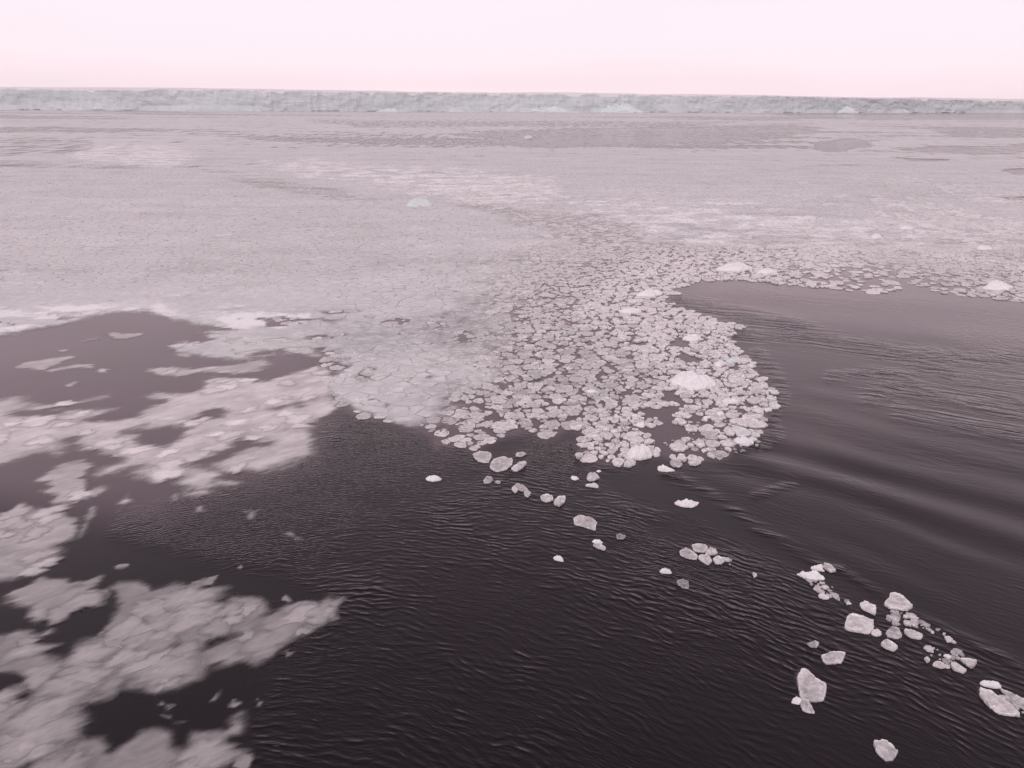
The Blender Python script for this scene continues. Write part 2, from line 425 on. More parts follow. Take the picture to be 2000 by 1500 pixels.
def build_sea():
    front = np.linspace(-R(62), R(62), 430)
    back = np.linspace(R(62), 2 * math.pi - R(62), 60)[1:-1]
    th = np.concatenate([front, back])
    r = np.exp(np.arange(math.log(2.5), math.log(4400), 0.0115))
    X, Y = polar(th, r)
    px, py = proj(X, Y)
    vis = Y > 1
    px = np.where(vis, px, -5000); py = np.where(vis, py, 5000)
    D = np.hypot(X, Y)
    # open, wind-rippled water in the middle; calm between the slush; slick in the wake
    rip_poly = [(560, 905), (625, 880), (640, 830), (700, 815), (850, 870), (1000, 860), (1130, 870), (1160, 910), (1240, 920), (1300, 1000), (1420, 1060),
                (1560, 1130), (1700, 1180), (1900, 1250), (2300, 1420), (2600, 2200), (300, 2200), (480, 1500), (520, 1330), (560, 1270), (650, 1190),
                (560, 1130), (430, 1100), (220, 1040), (230, 1000), (440, 945)]
    rip = inside(rip_poly, px, py, 28) * (.55 + .9 * sstep(.3, .7, fbm(X * .12, Y * .12, 3))) * (1 - .52 * sstep(1050, 1400, py))
    slick = inside([(1170, 920), (1290, 925), (1340, 970), (1260, 1000), (1180, 960)], px, py, 18)
    slick = np.maximum(slick, inside([(1240, 1020), (1330, 1000), (1420, 1060), (1330, 1070)], px, py, 20))
    slick = np.maximum(slick, inside([(930, 865), (1020, 860), (1040, 880), (960, 890)], px, py, 8))
    rip *= 1 - .85 * slick
    fine = inside([(180, 940), (620, 880), (690, 815), (900, 860), (860, 930), (700, 1000), (620, 1110), (400, 1120), (180, 1060)], px, py, 60)
    fine = np.maximum(fine, .8 * inside([(1000, 850), (1130, 860), (1180, 960), (1040, 930)], px, py, 20))
    # shear lines
    lines = [([(1320, 590), (1400, 605), (1480, 622), (1560, 640), (1640, 668), (1760, 690), (1900, 700), (2050, 690)], 14, 1.0),
             ([(1440, 655), (1540, 655), (1640, 672), (1760, 694), (1860, 730)], 12, .9),
             ([(1480, 690), (1520, 740), (1530, 780), (1500, 830), (1520, 850), (1440, 872)], 12, .9),
             ([(1500, 870), (1440, 880), (1390, 885)], 7, .8),
             ([(1300, 925), (1360, 950), (1420, 985), (1470, 1025), (1520, 1055), (1600, 1095), (1640, 1110)], 9, .8),
             ([(1620, 735), (1700, 728), (1780, 735)], 9, .9), ([(1700, 775), (1760, 750), (1830, 780), (1900, 790), (1980, 810)], 22, .7),
             ([(1760, 800), (1860, 820), (1990, 850)], 24, .55), ([(1950, 770), (2000, 790), (2060, 800)], 12, .7),
             ([(1470, 970), (1500, 960), (1550, 945)], 9, .6), ([(1640, 1110), (1700, 1150), (1760, 1180), (1850, 1230), (1990, 1300)], 8, .35)]
    turb = np.zeros_like(px)
    for L, wd, a in lines:
        d = pldist(L, px, py) / wd
        turb = np.maximum(turb, a * np.exp(-d * d) * (.45 + .9 * fbm(px * .02, py * .05, 3)))
    wake = inside([(1310, 575), (1390, 550), (2300, 610), (2300, 1400), (1700, 1170), (1420, 985), (1180, 920), (1420, 900), (1530, 790), (1440, 640)], px, py, 14)
    turb = np.maximum(turb, wake * .10 * sstep(.45, .7, fbm(X * .08, Y * .08, 4)) )
    turb = np.maximum(turb, inside([(1560, 700), (2200, 700), (2200, 900), (1750, 850)], px, py, 40) * .30 * sstep(.38, .7, fbm(X * .12 + 7, Y * .12, 3)))
    speck = inside([(1320, 575), (1450, 555), (2300, 595), (2300, 700), (1900, 690), (1700, 600)], px, py, 16) * .6 * sstep(.3, .65, fbm(X * .06, Y * .06, 3))
    speck = np.maximum(speck, sstep(120, 260, D) * 2.2)
    rip = np.maximum(rip, .10 * wake)
    # crest direction of the ripples (angle of the wave vector)
    ori = R(92) - R(28) * sstep(650, 1300, px) - R(14) * sstep(900, 1450, py) + R(16) * (1 - sstep(450, 750, px)) + R(28) * (fbm(X * .06, Y * .06, 2) - .5)
    # broad swell left by the ship, and a faint long swell everywhere
    sw = inside([(1480, 840), (1600, 760), (1760, 820), (2300, 960), (2300, 1250), (1800, 1130), (1600, 1060), (1420, 930)], px, py, 55)
    dx, dy = math.cos(R(50)), math.sin(R(50))
    u = X * dx + Y * dy + 5.0 * fbm(X * .07, Y * .07, 2)
    v = X * dy - Y * dx
    Z = sw * .07 * np.sin(u * 2 * math.pi / 4.3) * sstep(.25, .8, fbm(u * .2 + 3, v * .10, 3)) 
    Z += .008 * (D > 60) * np.sin((X * .3 + Y) * 2 * math.pi / 14 + 3 * fbm(X * .03, Y * .03, 2)) * (D < 400)
    Z += rip * .03 * (fbm(X * .45, Y * .8, 3) - .5)
    film = .62 * inside([(-400, 620), (0, 640), (300, 600), (620, 640), (640, 800), (600, 900), (300, 1000), (120, 1000), (-400, 900)], px, py, 60)
    film = np.maximum(film, .5 * inside([(1290, 590), (1400, 545), (2300, 590), (2300, 700), (1900, 670), (1500, 625)], px, py, 20))
    film = np.maximum(film, .55 * inside(PACK, px, py, 10))
    film = np.maximum(film, .22 * inside([(1420, 640), (2300, 650), (2300, 860), (1800, 830), (1540, 900), (1480, 800)], px, py, 60))
    V = np.stack([X, Y, Z], -1).reshape(-1, 3)
    # keep the last ring flat
    q = grid_quads(len(r), len(th), wrap=True)
    me = tri_mesh('sea', V, q, True, {'ripple': rip.ravel(), 'turb': turb.ravel(), 'speck': speck.ravel(), 'ori': ori.ravel(), 'fine': fine.ravel(), 'film': film.ravel()})
    ob = link('sea', me, M_WATER, kind='structure')
    return ob

build_sea()

# ------------------------------------------------------------------ far ice cover
def build_sheet():
    th = np.linspace(-R(48), R(48), 420)
    r = np.exp(np.arange(math.log(38), math.log(2900), 0.0095))
    X, Y = polar(th, r)
    px, py = proj(X, Y)
    jit = 10 * (fbm(X * .25, Y * .25, 3) - .5)
    jit = jit + 40 * (fbm(X * .12 + 3, Y * .3, 4, .6) - .5) * sstep(520, 600, py)
    cov = inside(SHEET, px + jit, py + jit * .45, 14)
    edge = sstep(760, 900, px) * sstep(480, 560, py)
    cov = cov * (1 - edge) + edge * inside(SHEET, px + 150 * (fbm(X * .15, Y * .12 + 5, 4, .6) - .5), py, 48) * (.75 + .5 * (fbm(X * .3, Y * .3, 3) - .5))
    cov *= .84
    far = sstep(140, 400, np.hypot(X, Y))
    st = fbm(X * .0035 + 5, Y * .010, 5, .6)
    cov *= 1 - far * .6 * sstep(.50, .70, st)
    jx = 120 * (fbm(X * .006 + 40, Y * .02, 4, .6) - .5); jy = 16 * (fbm(X * .012, Y * .03 + 9, 4, .6) - .5)
    for poly, a, f in DARK:
        cov *= 1 - a * inside(poly, px + np.where(py < 345, jx, 2 * f * (fbm(X * .05, Y * .05, 3) - .5)), py + np.where(py < 345, jy * np.clip((py - 205) / 80, .15, 1), 0), f)
    white = np.zeros_like(px)
    for poly, a, f in BRIGHT:
        white = np.maximum(white, a * inside(poly, px, py, f))
    white = np.maximum(white, .12 * sstep(300, 400, py) * (1 - sstep(560, 640, py)))
    # over the pancakes the slush is a thin veil
    cov *= 1 - .8 * sstep(.6, .7, fbm(X * .30, Y * .55, 3, .6)) * (1 - sstep(560, 760, px)) * sstep(585, 640, py)
    veil = sstep(900, 1050, px) * sstep(400, 520, py)
    cov *= 1 - .35 * veil
    crack = (1 - sstep(250, 420, np.hypot(X, Y)) * .8) * (1 - .85 * (1 - sstep(500, 800, px)) * sstep(520, 600, py))
    keep = (cov > .01)
    q = grid_quads(len(r), len(th))
    k = keep.ravel()[q].any(1)
    q = q[k]
    used = np.unique(q); remap = -np.ones(X.size, int); remap[used] = np.arange(len(used))
    Z = .006 + .034 * sstep(.15, .75, cov) + .02 * sstep(.3, .8, cov) * fbm(X * .2, Y * .2, 2)
    V = np.stack([X, Y, Z], -1).reshape(-1, 3)[used]
    me = tri_mesh('grease_ice', V, remap[q], True, {'cover': cov.ravel()[used], 'white': white.ravel()[used], 'crack': crack.ravel()[used], 'far': far.ravel()[used]})
    link('grease_ice', me, M_SHEET, kind='stuff', label='pale pinkish grey sheet of grease ice covering the sea out to the cliff', category='sea ice')

build_sheet()

# ------------------------------------------------------------------ pancake pack
def fields(px, py, x, y):
    """size factor, whiteness, keep probability, at points of the pack"""
    white = inside(WHITE_ZONE, px, py, 22)
    far_r = sstep(1350, 1600, px) * (1 - sstep(560, 600, py))
    white = np.maximum(white, far_r * .75 * sstep(.4, .6, fbm(x * .09, y * .09, 3)))
    white = np.maximum(white, .55 * inside(BRIGHT[1][0], px, py, 14))
    keep = .90 - .35 * inside([(1550, 535), (1700, 505), (1960, 560), (2200, 600), (1560, 562)], px, py, 20) - .25 * inside([(1540, 520), (1760, 510), (1900, 570), (1540, 560)], px, py, 15)
    keep = keep * (1 - .35 * (1 - sstep(780, 980, px)) * sstep(500, 600, py))
    keep = keep - .28 * inside([(1290, 780), (1400, 770), (1520, 800), (1500, 880), (1280, 915)], px, py, 20)
    # left of the pack the cakes drown in slush
    keep *= 1 - .75 * (1 - sstep(520, 760, px)) * sstep(560, 620, py)
    keep *= .12 + .88 * sstep(340, 450, py + 30 * (fbm(x * .05, y * .05, 2) - .5))
    for h in PACK_HOLES:
        keep = np.where(sdf(h, px, py) < 1.5, 0, keep)
    return white, keep

def make_field(spacing, region, rmax_f, seed, pzone=None):
    """star-shaped cells of a jittered point set: centre, and radius by angle"""
    g = np.random.default_rng(seed)
    bx = np.array([p[0] for p in region]); by = np.array([p[1] for p in region])
    wx, wy = at(bx, by)
    x0, x1, y0, y1 = wx.min(), wx.max(), wy.min(), wy.max()
    nx = int((x1 - x0) / spacing) + 5; ny = int((y1 - y0) / spacing) + 5
    I, J = np.meshgrid(np.arange(nx), np.arange(ny), indexing='ij')
    X = x0 + (I - 2 + .5 * (J % 2) + g.uniform(-.42, .42, I.shape)) * spacing
    Y = y0 + (J - 2 + g.uniform(-.42, .42, I.shape)) * spacing
    W = g.lognormal(0, .7, I.shape)
    px, py = proj(X, Y)
    s = sdf(region, px + 6 * (fbm(X * .5, Y * .5, 2) - .5), py)
    wh, kp = fields(px, py, X, Y)
    ok = (s < -2) & (g.random(I.shape) < kp)
    if pzone is not None:
        ok &= pzone(px, py)
    return X, Y, W, ok, wh, px, py

def cells(X, Y, W, ok, wh, spacing, K, rcap, gap, seed):
    g = np.random.default_rng(seed)
    idx = np.argwhere(ok)
    n = len(idx)
    ang = np.linspace(0, 2 * math.pi, K, endpoint=False)[None, :] + g.uniform(0, 6.28, (n, 1)) * 0
    i, j = idx[:, 0], idx[:, 1]
    cx, cy, cw = X[i, j], Y[i, j], W[i, j]
    acc = np.zeros((n, K))
    P = 13.0
    for di in range(-3, 4):
        for dj in range(-3, 4):
            if di == 0 and dj == 0: continue
            a = np.clip(i + di, 0, X.shape[0] - 1); b_ = np.clip(j + dj, 0, X.shape[1] - 1)
            m = ok[a, b_] & ((a != i) | (b_ != j))
            vx = X[a, b_] - cx; vy = Y[a, b_] - cy
            d = np.hypot(vx, vy) + 1e-6
            t = d * cw / (cw + W[a, b_])
            c = np.cos(ang - np.arctan2(vy, vx)[:, None])
            inv = np.where(m[:, None] & (c > .05), c / t[:, None], 0)
            acc += inv ** P
    cap = rcap * spacing * (cw ** .5)[:, None] * (1 + .14 * np.sin(ang * 2 + g.uniform(0, 6.28, (n, 1))) + .09 * np.sin(ang * 3 + g.uniform(0, 6.28, (n, 1))) + .06 * np.sin(ang * 5 + g.uniform(0, 6.28, (n, 1))))
    acc += (1 / cap) ** P
    r = acc ** (-1 / P) * (1 + g.uniform(-.10, .07, (n, K))) - gap * g.uniform(-1.0, 2.2, (n, 1))
    r = np.maximum(r, .1)
    return cx, cy, r, ang, wh[i, j]

def floe_verts(cx, cy, r, ang, wh, g, rings, base=.50, var=.08, drown=0.0):
    """vertices and colours for n floes at once. rings: (radius factor, z, tone)"""
    n, K = r.shape
    thick = g.uniform(.022, .062, (n, 1)) + .04 * wh[:, None] * g.random((n, 1))
    tx = g.normal(0, .018, (n, 1)); ty = g.normal(0, .018, (n, 1))
    z0 = g.uniform(-.02, .06, (n, 1))
    thick = thick * (1 - .75 * drown); z0 = z0 * (1 - .8 * drown)
    tone = np.clip(g.normal(base, var, (n, 1)) + wh[:, None] * g.uniform(.0, .42, (n, 1)), .26, .88)
    blue = (g.random((n, 1)) < .05) * .03
    Vs, Cs = [], []
    lumpy = g.random((n, 1)) < (.04 + .22 * wh[:, None])
    for rf, zf, tf in rings:
        rr = r * rf
        dx = rr * np.cos(ang); dy = rr * np.sin(ang)
        rough = g.normal(0, .012, (n, K)) * (zf > 0)
        z = z0 + thick * zf * (1 + lumpy * 1.2 * (1 - rf)) + rough + dx * tx + dy * ty
        if zf < 0: z = np.full((n, K), -.12)
        Vs.append(np.stack([dx, dy, z], -1))
        t = np.clip(tone * tf * (1 + g.normal(0, .05, (n, K))), .05, .9)
        Cs.append(np.stack([t * 1.005, t * .975 + blue, t * .98 + blue], -1))
    zc = z0 + thick * .8 * (1 + lumpy * 2.2)
    Vs.append(np.stack([np.zeros((n, 1)), np.zeros((n, 1)), zc], -1))
    t = tone * .95
    Cs.append(np.stack([t, t * .96, t * .97], -1))
    return np.concatenate(Vs, 1), np.concatenate(Cs, 1)

def floe_faces(K, nr):
    f = []
    for a in range(nr - 1):
        for k in range(K):
            k2 = (k + 1) % K
            f += [(a * K + k, a * K + k2, (a + 1) * K + k2), (a * K + k, (a + 1) * K + k2, (a + 1) * K + k)]
    c = nr * K
    for k in range(K):
        f.append(((nr - 1) * K + k, (nr - 1) * K + (k + 1) % K, c))
    return np.array(f)

RINGS_N = [(1.0, -1, .75), (1.01, .75, .9), (.965, 1.08, 1.15), (.87, .95, 1.0), (.45, .85, .96)]
RINGS_F = [(1.0, -1, .85), (1.0, .7, 1.0), (.9, .9, 1.03)]

tip_zone = lambda px, py: sdf([(1120, 760), (1250, 700), (1290, 640), (1480, 630), (1540, 770), (1500, 900), (1200, 930), (1110, 890)], px, py) < 0
big_cells = []
def collect(spacing, region, K, rcap, gap, seed, zone):
    X, Y, W, ok, wh, px, py = make_field(spacing, region, rcap, seed, zone)
    return cells(X, Y, W, ok, wh, spacing, K, rcap, gap, seed + 1)

near_reg = [p if p[1] > 335 else (p[0], 470) for p in PACK]
A = collect(.67, near_reg, 16, .66, .03, 21, lambda px, py: (~tip_zone(px, py)) & (py > 480) & (px > -150) & (px < 2150))
B = collect(.49, near_reg, 16, .68, .028, 33, lambda px, py: tip_zone(px, py))
C = collect(1.25, PACK, 9, .68, .025, 45, lambda px, py: (py <= 480) & (py > 345) & (px > -60) & (px < 2060))

cx = np.concatenate([A[0], B[0]]); cy = np.concatenate([A[1], B[1]])
rr = np.concatenate([A[2], B[2]]); wh = np.concatenate([A[4], B[4]])
ang = np.linspace(0, 2 * math.pi, 16, endpoint=False)[None, :]
g0 = np.random.default_rng(99)
_px, _py = proj(cx, cy)
VN, CN = floe_verts(cx, cy, rr, ang, wh, g0, RINGS_N, (.74 - .04 * sstep(520, 740, _py))[:, None], (.035 + .05 * sstep(520, 700, _py))[:, None], ((1 - sstep(880, 1060, _px)) * (1 - .5 * sstep(.3, .7, fbm(cx * .1, cy * .1, 2))))[:, None])
FN = floe_faces(16, len(RINGS_N))
ppx, ppy = proj(cx, cy)
dist = np.hypot(np.hypot(cx, cy), CAM_H)
area = (rr ** 2).mean(1) * CAM_H / dist ** 3
# what the slush veil hides is not singled out
hidden = (sdf(SHEET, ppx, ppy) < 0)
vis = (ppx > 8) & (ppx < 1992) & ~hidden
order = np.argsort(-np.where(vis, area, 0))
N_IND = 260
ind = order[:N_IND]
rest = order[N_IND:]

def bulk(name, V, C, F, cx, cy, label):
    n, m, _ = V.shape
    W3 = V + np.stack([cx, cy, np.zeros_like(cx)], -1)[:, None, :]
    T = (F[None] + (np.arange(n) * m)[:, None, None]).reshape(-1, 3)
    me = tri_mesh(name, W3.reshape(-1, 3), T, False, {'col': C.reshape(-1, 3)})
    return link(name, me, M_FLOE, kind='stuff', label=label, category='sea ice')

bulk('pancake_ice', VN[rest], CN[rest], FN, cx[rest], cy[rest], 'close pack of grey pancake ice cakes in the middle distance')
VC, CC = floe_verts(C[0], C[1], C[2], C[3], C[4], g0, RINGS_F, .73, .04, .6 * (1 - C[4])[:, None])
bulk('distant_pancake_ice', VC, CC, floe_faces(9, len(RINGS_F)), C[0], C[1], 'small far pancake ice cakes speckling the pale sheet')

zones = [
    ('pancake floe', 'pancake floe on the ragged pack edge by rippled water', 'floes on the pack edge by the rippled water', lambda x, y, w: y > 815 and x < 1115),
    ('pancake floe', 'floe crowded about the white ice hummock at the pack corner', 'floes at the near corner of the pack', lambda x, y, w: y > 815 and x < 1270),
    ('pancake floe', 'floe scattered loosely at the tip of the pack under the open pools', 'floes under the pools at the tip', lambda x, y, w: y > 790 and 1270 <= x < 1370),
    ('pancake floe', 'floe scattered loosely at the outermost tip of the pack beside the wake', 'floes at the outermost tip', lambda x, y, w: y > 790 and x >= 1370),
    ('pancake floe', 'floe packed on the sheet side of the biggest white hummock', 'floes on the sheet side of the hummock', lambda x, y, w: 1240 < x < 1350 and y > 690),
    ('pancake floe', 'floe packed on the wake side of the biggest white hummock', 'floes on the wake side of the hummock', lambda x, y, w: x >= 1350 and y > 690),
    ('pancake floe', 'floe at the far rim of the wake beyond the bright arm', 'floes on the far rim of the wake', lambda x, y, w: x > 1520),
    ('pancake floe', 'floe at the head of the bright arm of the pack', 'floes at the head of the bright arm', lambda x, y, w: x > 1180 and y < 560),
    ('pancake floe', 'floe in the neck of the bright arm of the pack', 'floes in the neck of the bright arm', lambda x, y, w: x > 1180 and y < 625),
    ('pancake floe', 'floe at the root of the bright arm above the biggest hummock', 'floes at the root of the bright arm', lambda x, y, w: x > 1180),
    ('pancake floe', 'pancake floe in the near middle of the close pack', 'cakes in the near middle of the pack', lambda x, y, w: y > 770),
    ('pancake floe', 'pancake floe in the very middle of the close pack', 'cakes in the very middle of the pack', lambda x, y, w: y > 710),
    ('pancake floe', 'pancake floe fitted like a scale into the far close pack', 'scale-like cakes in the far close pack', lambda x, y, w: True)]
for i in ind:
    me = tri_mesh('pancake_floe', VN[i], FN, False, {'col': CN[i]})
    for cat, lab, grp, test in zones:
        if test(ppx[i], ppy[i], wh[i]):
            tn = CN[i][:, 1].mean(); sz = rr[i].mean()
            tw = 'dull grey' if tn < .56 else 'mid grey' if tn < .64 else 'pale grey' if tn < .72 else 'white'
            sw_ = 'very broad' if sz > .62 else 'broad' if sz > .5 else 'medium' if sz > .38 else 'small' if sz > .29 else 'tiny'
            link('pancake_floe', me, M_FLOE, loc=(cx[i], cy[i], 0), label=f'{sw_} {tw} {lab}', category=cat, group=f'{sw_} {tw} {grp}')
            break

# tiny brash between the cakes of the tip, and along the trail of floes
def brash(name, polys, n, smin, smax, seed, label):
    g = np.random.default_rng(seed)
    Vs, Cs, Ts = [], [], []
    off = 0
    for poly, k in polys:
        P = np.array(poly, float)
        lo, hi = P.min(0), P.max(0)
        pts = g.uniform(lo, hi, (k * 6, 2))
        pts = pts[sdf(poly, pts[:, 0], pts[:, 1]) < 0][:k]
        X, Y = at(pts[:, 0], pts[:, 1])
        for x, y in zip(X, Y):
            s = smin + (smax - smin) * g.random() ** 2.5
            K = 6
            a = np.linspace(0, 6.283, K, endpoint=False) + g.uniform(0, 1)
            q = s * g.uniform(.6, 1.2, K)
            ring0 = np.stack([x + q * np.cos(a), y + q * np.sin(a), np.full(K, -.05)], -1)
            ring1 = np.stack([x + q * .9 * np.cos(a), y + q * .9 * np.sin(a), g.uniform(.02, .05, K) + s * .1], -1)
            top = np.array([[x, y, .04 + s * g.uniform(.1, .4)]])
            Vs += [ring0, ring1, top]
            t = g.uniform(.42, .8)
            Cs.append(np.tile([[t, t * .96, t * .97]], (13, 1)))
            for k2 in range(K):
                k3 = (k2 + 1) % K
                Ts += [(off + k2, off + k3, off + 6 + k3), (off + k2, off + 6 + k3, off + 6 + k2), (off + 6 + k2, off + 6 + k3, off + 12)]
            off += 13
    me = tri_mesh(name, np.concatenate(Vs), np.array(Ts), False, {'col': np.concatenate(Cs)})
    return link(name, me, M_FLOE, kind='stuff', label=label, category='brash ice')

brash('brash_ice', [(z7([(850, 1180), (1000, 1100), (1300, 1180), (1350, 1290), (1100, 1400), (850, 1330), (650, 1290), (900, 1250)]), 130),
                    (z7([(400, 1100), (620, 1250), (660, 1380), (480, 1330), (300, 1200)]), 60),
                    (z7([(900, 960), (1430, 980), (1400, 1100), (1000, 1100)]), 60),
                    (z8([(310, 270), (480, 280), (500, 380), (640, 420), (600, 440), (380, 360)]), 46),
                    (z8([(840, 480), (1000, 490), (1200, 600), (1280, 690), (1180, 640), (1060, 590), (840, 560)]), 60),
                    (z8([(1080, 720), (1340, 730), (1350, 850), (1180, 840)]), 26),
                    (z8([(1590, 1030), (1700, 1080), (1730, 1150), (1600, 1060)]), 22),
                    (z2([(860, 1050), (940, 1105), (900, 1140), (870, 1110)]), 5)],
      0, .04, .2, 7, 'crumbs of broken ice drifting between the floes')

# ------------------------------------------------------------------ single floes and hummocks, outlined one by one
def resample(poly, n, wig, g):
    P = np.array(poly, float)
    # Chaikin rounding, then even spacing
    for _ in range(1):
        Q = np.roll(P, -1, 0)
        P = np.stack([.87 * P + .13 * Q, .13 * P + .87 * Q], 1).reshape(-1, 2)
    d = np.r_[0, np.cumsum(np.hypot(*(np.roll(P, -1, 0) - P).T))]
    Pc = np.vstack([P, P[:1]])
    t = np.linspace(0, d[-1], n, endpoint=False)
    x = np.interp(t, d, Pc[:, 0]); y = np.interp(t, d, Pc[:, 1])
    c = np.array([x.mean(), y.mean()])
    s = 1 + wig * g.normal(0, 1, n)
    return np.stack([c[0] + (x - c[0]) * s, c[1] + (y - c[1]) * s], -1)

def outline(poly, n=30, seed=0, squash=1.0):
    P = np.array(poly, float)
    if squash != 1.0:
        yb = P[:, 1].max()
        P = np.stack([P[:, 0], yb - (yb - P[:, 1]) * squash], -1)
    X, Y = at(P[:, 0], P[:, 1])
    g = np.random.default_rng(seed)
    W = resample(np.stack([X, Y], -1), n, .028, g)
    a = .5 * np.sum(W[:, 0] * np.roll(W[:, 1], -1) - np.roll(W[:, 0], -1) * W[:, 1])
    if a < 0: W = W[::-1]
    c = W.mean(0)
    return W - c, c, g

def flat_floe(poly, label, seed, tone=.45, name='ice_floe', cat='ice floe', group=None, thick=.07):
    W, c, g = outline(poly, 40, seed)
    n = len(W)
    ang = np.arctan2(W[:, 1], W[:, 0])
    Vs, Cs = [], []
    for rf, zf, tf in [(.97, -2.2, .5), (1.0, .2, .85), (.975, 1.0, 1.15), (.93, 1.1, 1.35), (.84, .75, 1.02), (.62, .8, .95), (.35, .75, .92)]:
        p = W * rf
        z = np.full(n, thick * zf) + (g.normal(0, .012, n) if zf > .3 else 0) + (.09 * (fbm(p[:, 0] * 3 + seed, p[:, 1] * 3, 3) - .5) if zf > .3 else 0)
        Vs.append(np.stack([p[:, 0], p[:, 1], z], -1))
        m = fbm(p[:, 0] * 2.2 + seed * 3.1, p[:, 1] * 2.2, 3)
        t = np.clip(tone * tf * (.6 + .8 * m), .05, .88)
        Cs.append(np.stack([t, t * .975, t * .975], -1))
    Vs.append(np.array([[0, 0, thick * .8]])); Cs.append(np.array([[tone, tone * .975, tone * .975]]))
    me = tri_mesh(name, np.concatenate(Vs), floe_faces(n, 7), False, {'col': np.concatenate(Cs)})
    ob = link(name, me, M_FLOE, loc=(c[0], c[1], 0), label=label, category=cat)
    ledge(ob, W, g)
    return ob

def hummock(poly, label, seed, h=.35, mat=None, name='ice_hummock', cat='ice hummock', squash=.6, group=None, peaks=6):
    W, c, g = outline(poly, 36, seed, squash)
    n = len(W)
    size = np.sqrt((W ** 2).sum(1)).mean()
    P0 = np.array(poly, float)
    slant = math.hypot(math.hypot(*c), CAM_H)
    rise = (1 - squash) * np.ptp(P0[:, 1]) * slant / (F_PX * math.hypot(*c) / slant)      # how far it stands out of the water
    H = min(rise * 1.15, size * 1.1)
    pk = [(W[g.integers(n)] * g.uniform(.1, .6), g.uniform(.45, 1.0), g.uniform(.2, .42) * size) for _ in range(peaks)]
    pk.append((np.zeros(2), .5, .7 * size))
    rf_list = [1.0, 1.0, .95, .86, .76, .64, .5, .36, .2]
    Vs = []
    for k, rf in enumerate(rf_list):
        p = W * rf + (g.normal(0, .02 * size, (n, 2)) if k > 1 else 0)
        hh = np.zeros(n)
        for q, a, s in pk:
            hh = np.maximum(hh, a * np.exp(-((p - q) ** 2).sum(1) / (s * s) / 1.3))
        edge = sstep(0, .32, 1 - rf) ** .7
        z = H * (.22 + edge * (.30 + .42 * hh)) + H * .75 * (fbm(p[:, 0] * 3.2 / size + seed, p[:, 1] * 3.2 / size, 3) - .5) * (1 if k > 1 else .3)
        if k == 0: z = np.full(n, -.15)
        Vs.append(np.stack([p[:, 0], p[:, 1], np.maximum(z, .02) if k else z], -1))
    Vs.append(np.array([[0, 0, Vs[-1][:, 2].mean()]]))
    me = tri_mesh(name, np.concatenate(Vs), floe_faces(n, len(rf_list)), False)
    ob = link(name, me, mat or M_WHITE, loc=(c[0], c[1], 0), label=label, category=cat)
    if math.hypot(*c) < 40: ledge(ob, W, g)
    return ob

def ledge(ob, W, g):
    n = len(W)
    a = np.arctan2(W[:, 1], W[:, 0])
    sh = g.normal(0, .06, 2) * np.sqrt((W ** 2).sum(1)).mean()
    Vs, As = [], []
    wide = 1.10 + .10 * np.sin(a * 2 + g.uniform(0, 6)) + .06 * np.sin(a * 3 + g.uniform(0, 6))
    for f, al in ((.9, .55), (1.0, .5), (.5, .28), (0, .0)):
        rf = wide[:, None] if f == 0 else (1 + (wide[:, None] - 1) * .5 if f == .5 else np.full((n, 1), f))
        p = W * rf + (sh if f < .9 else 0)
        Vs.append(np.stack([p[:, 0], p[:, 1], np.full(n, .009)], -1)); As.append(np.full(n, al))
    V = np.concatenate(Vs)
    c = np.tile([[.13, .125, .135]], (len(V), 1))
    me = tri_mesh('submerged_ledge', V, grid_quads(4, n, wrap=True), True, {'alpha': np.concatenate(As), 'col': c})
    link('submerged_ledge', me, M_LEDGE, parent=ob)

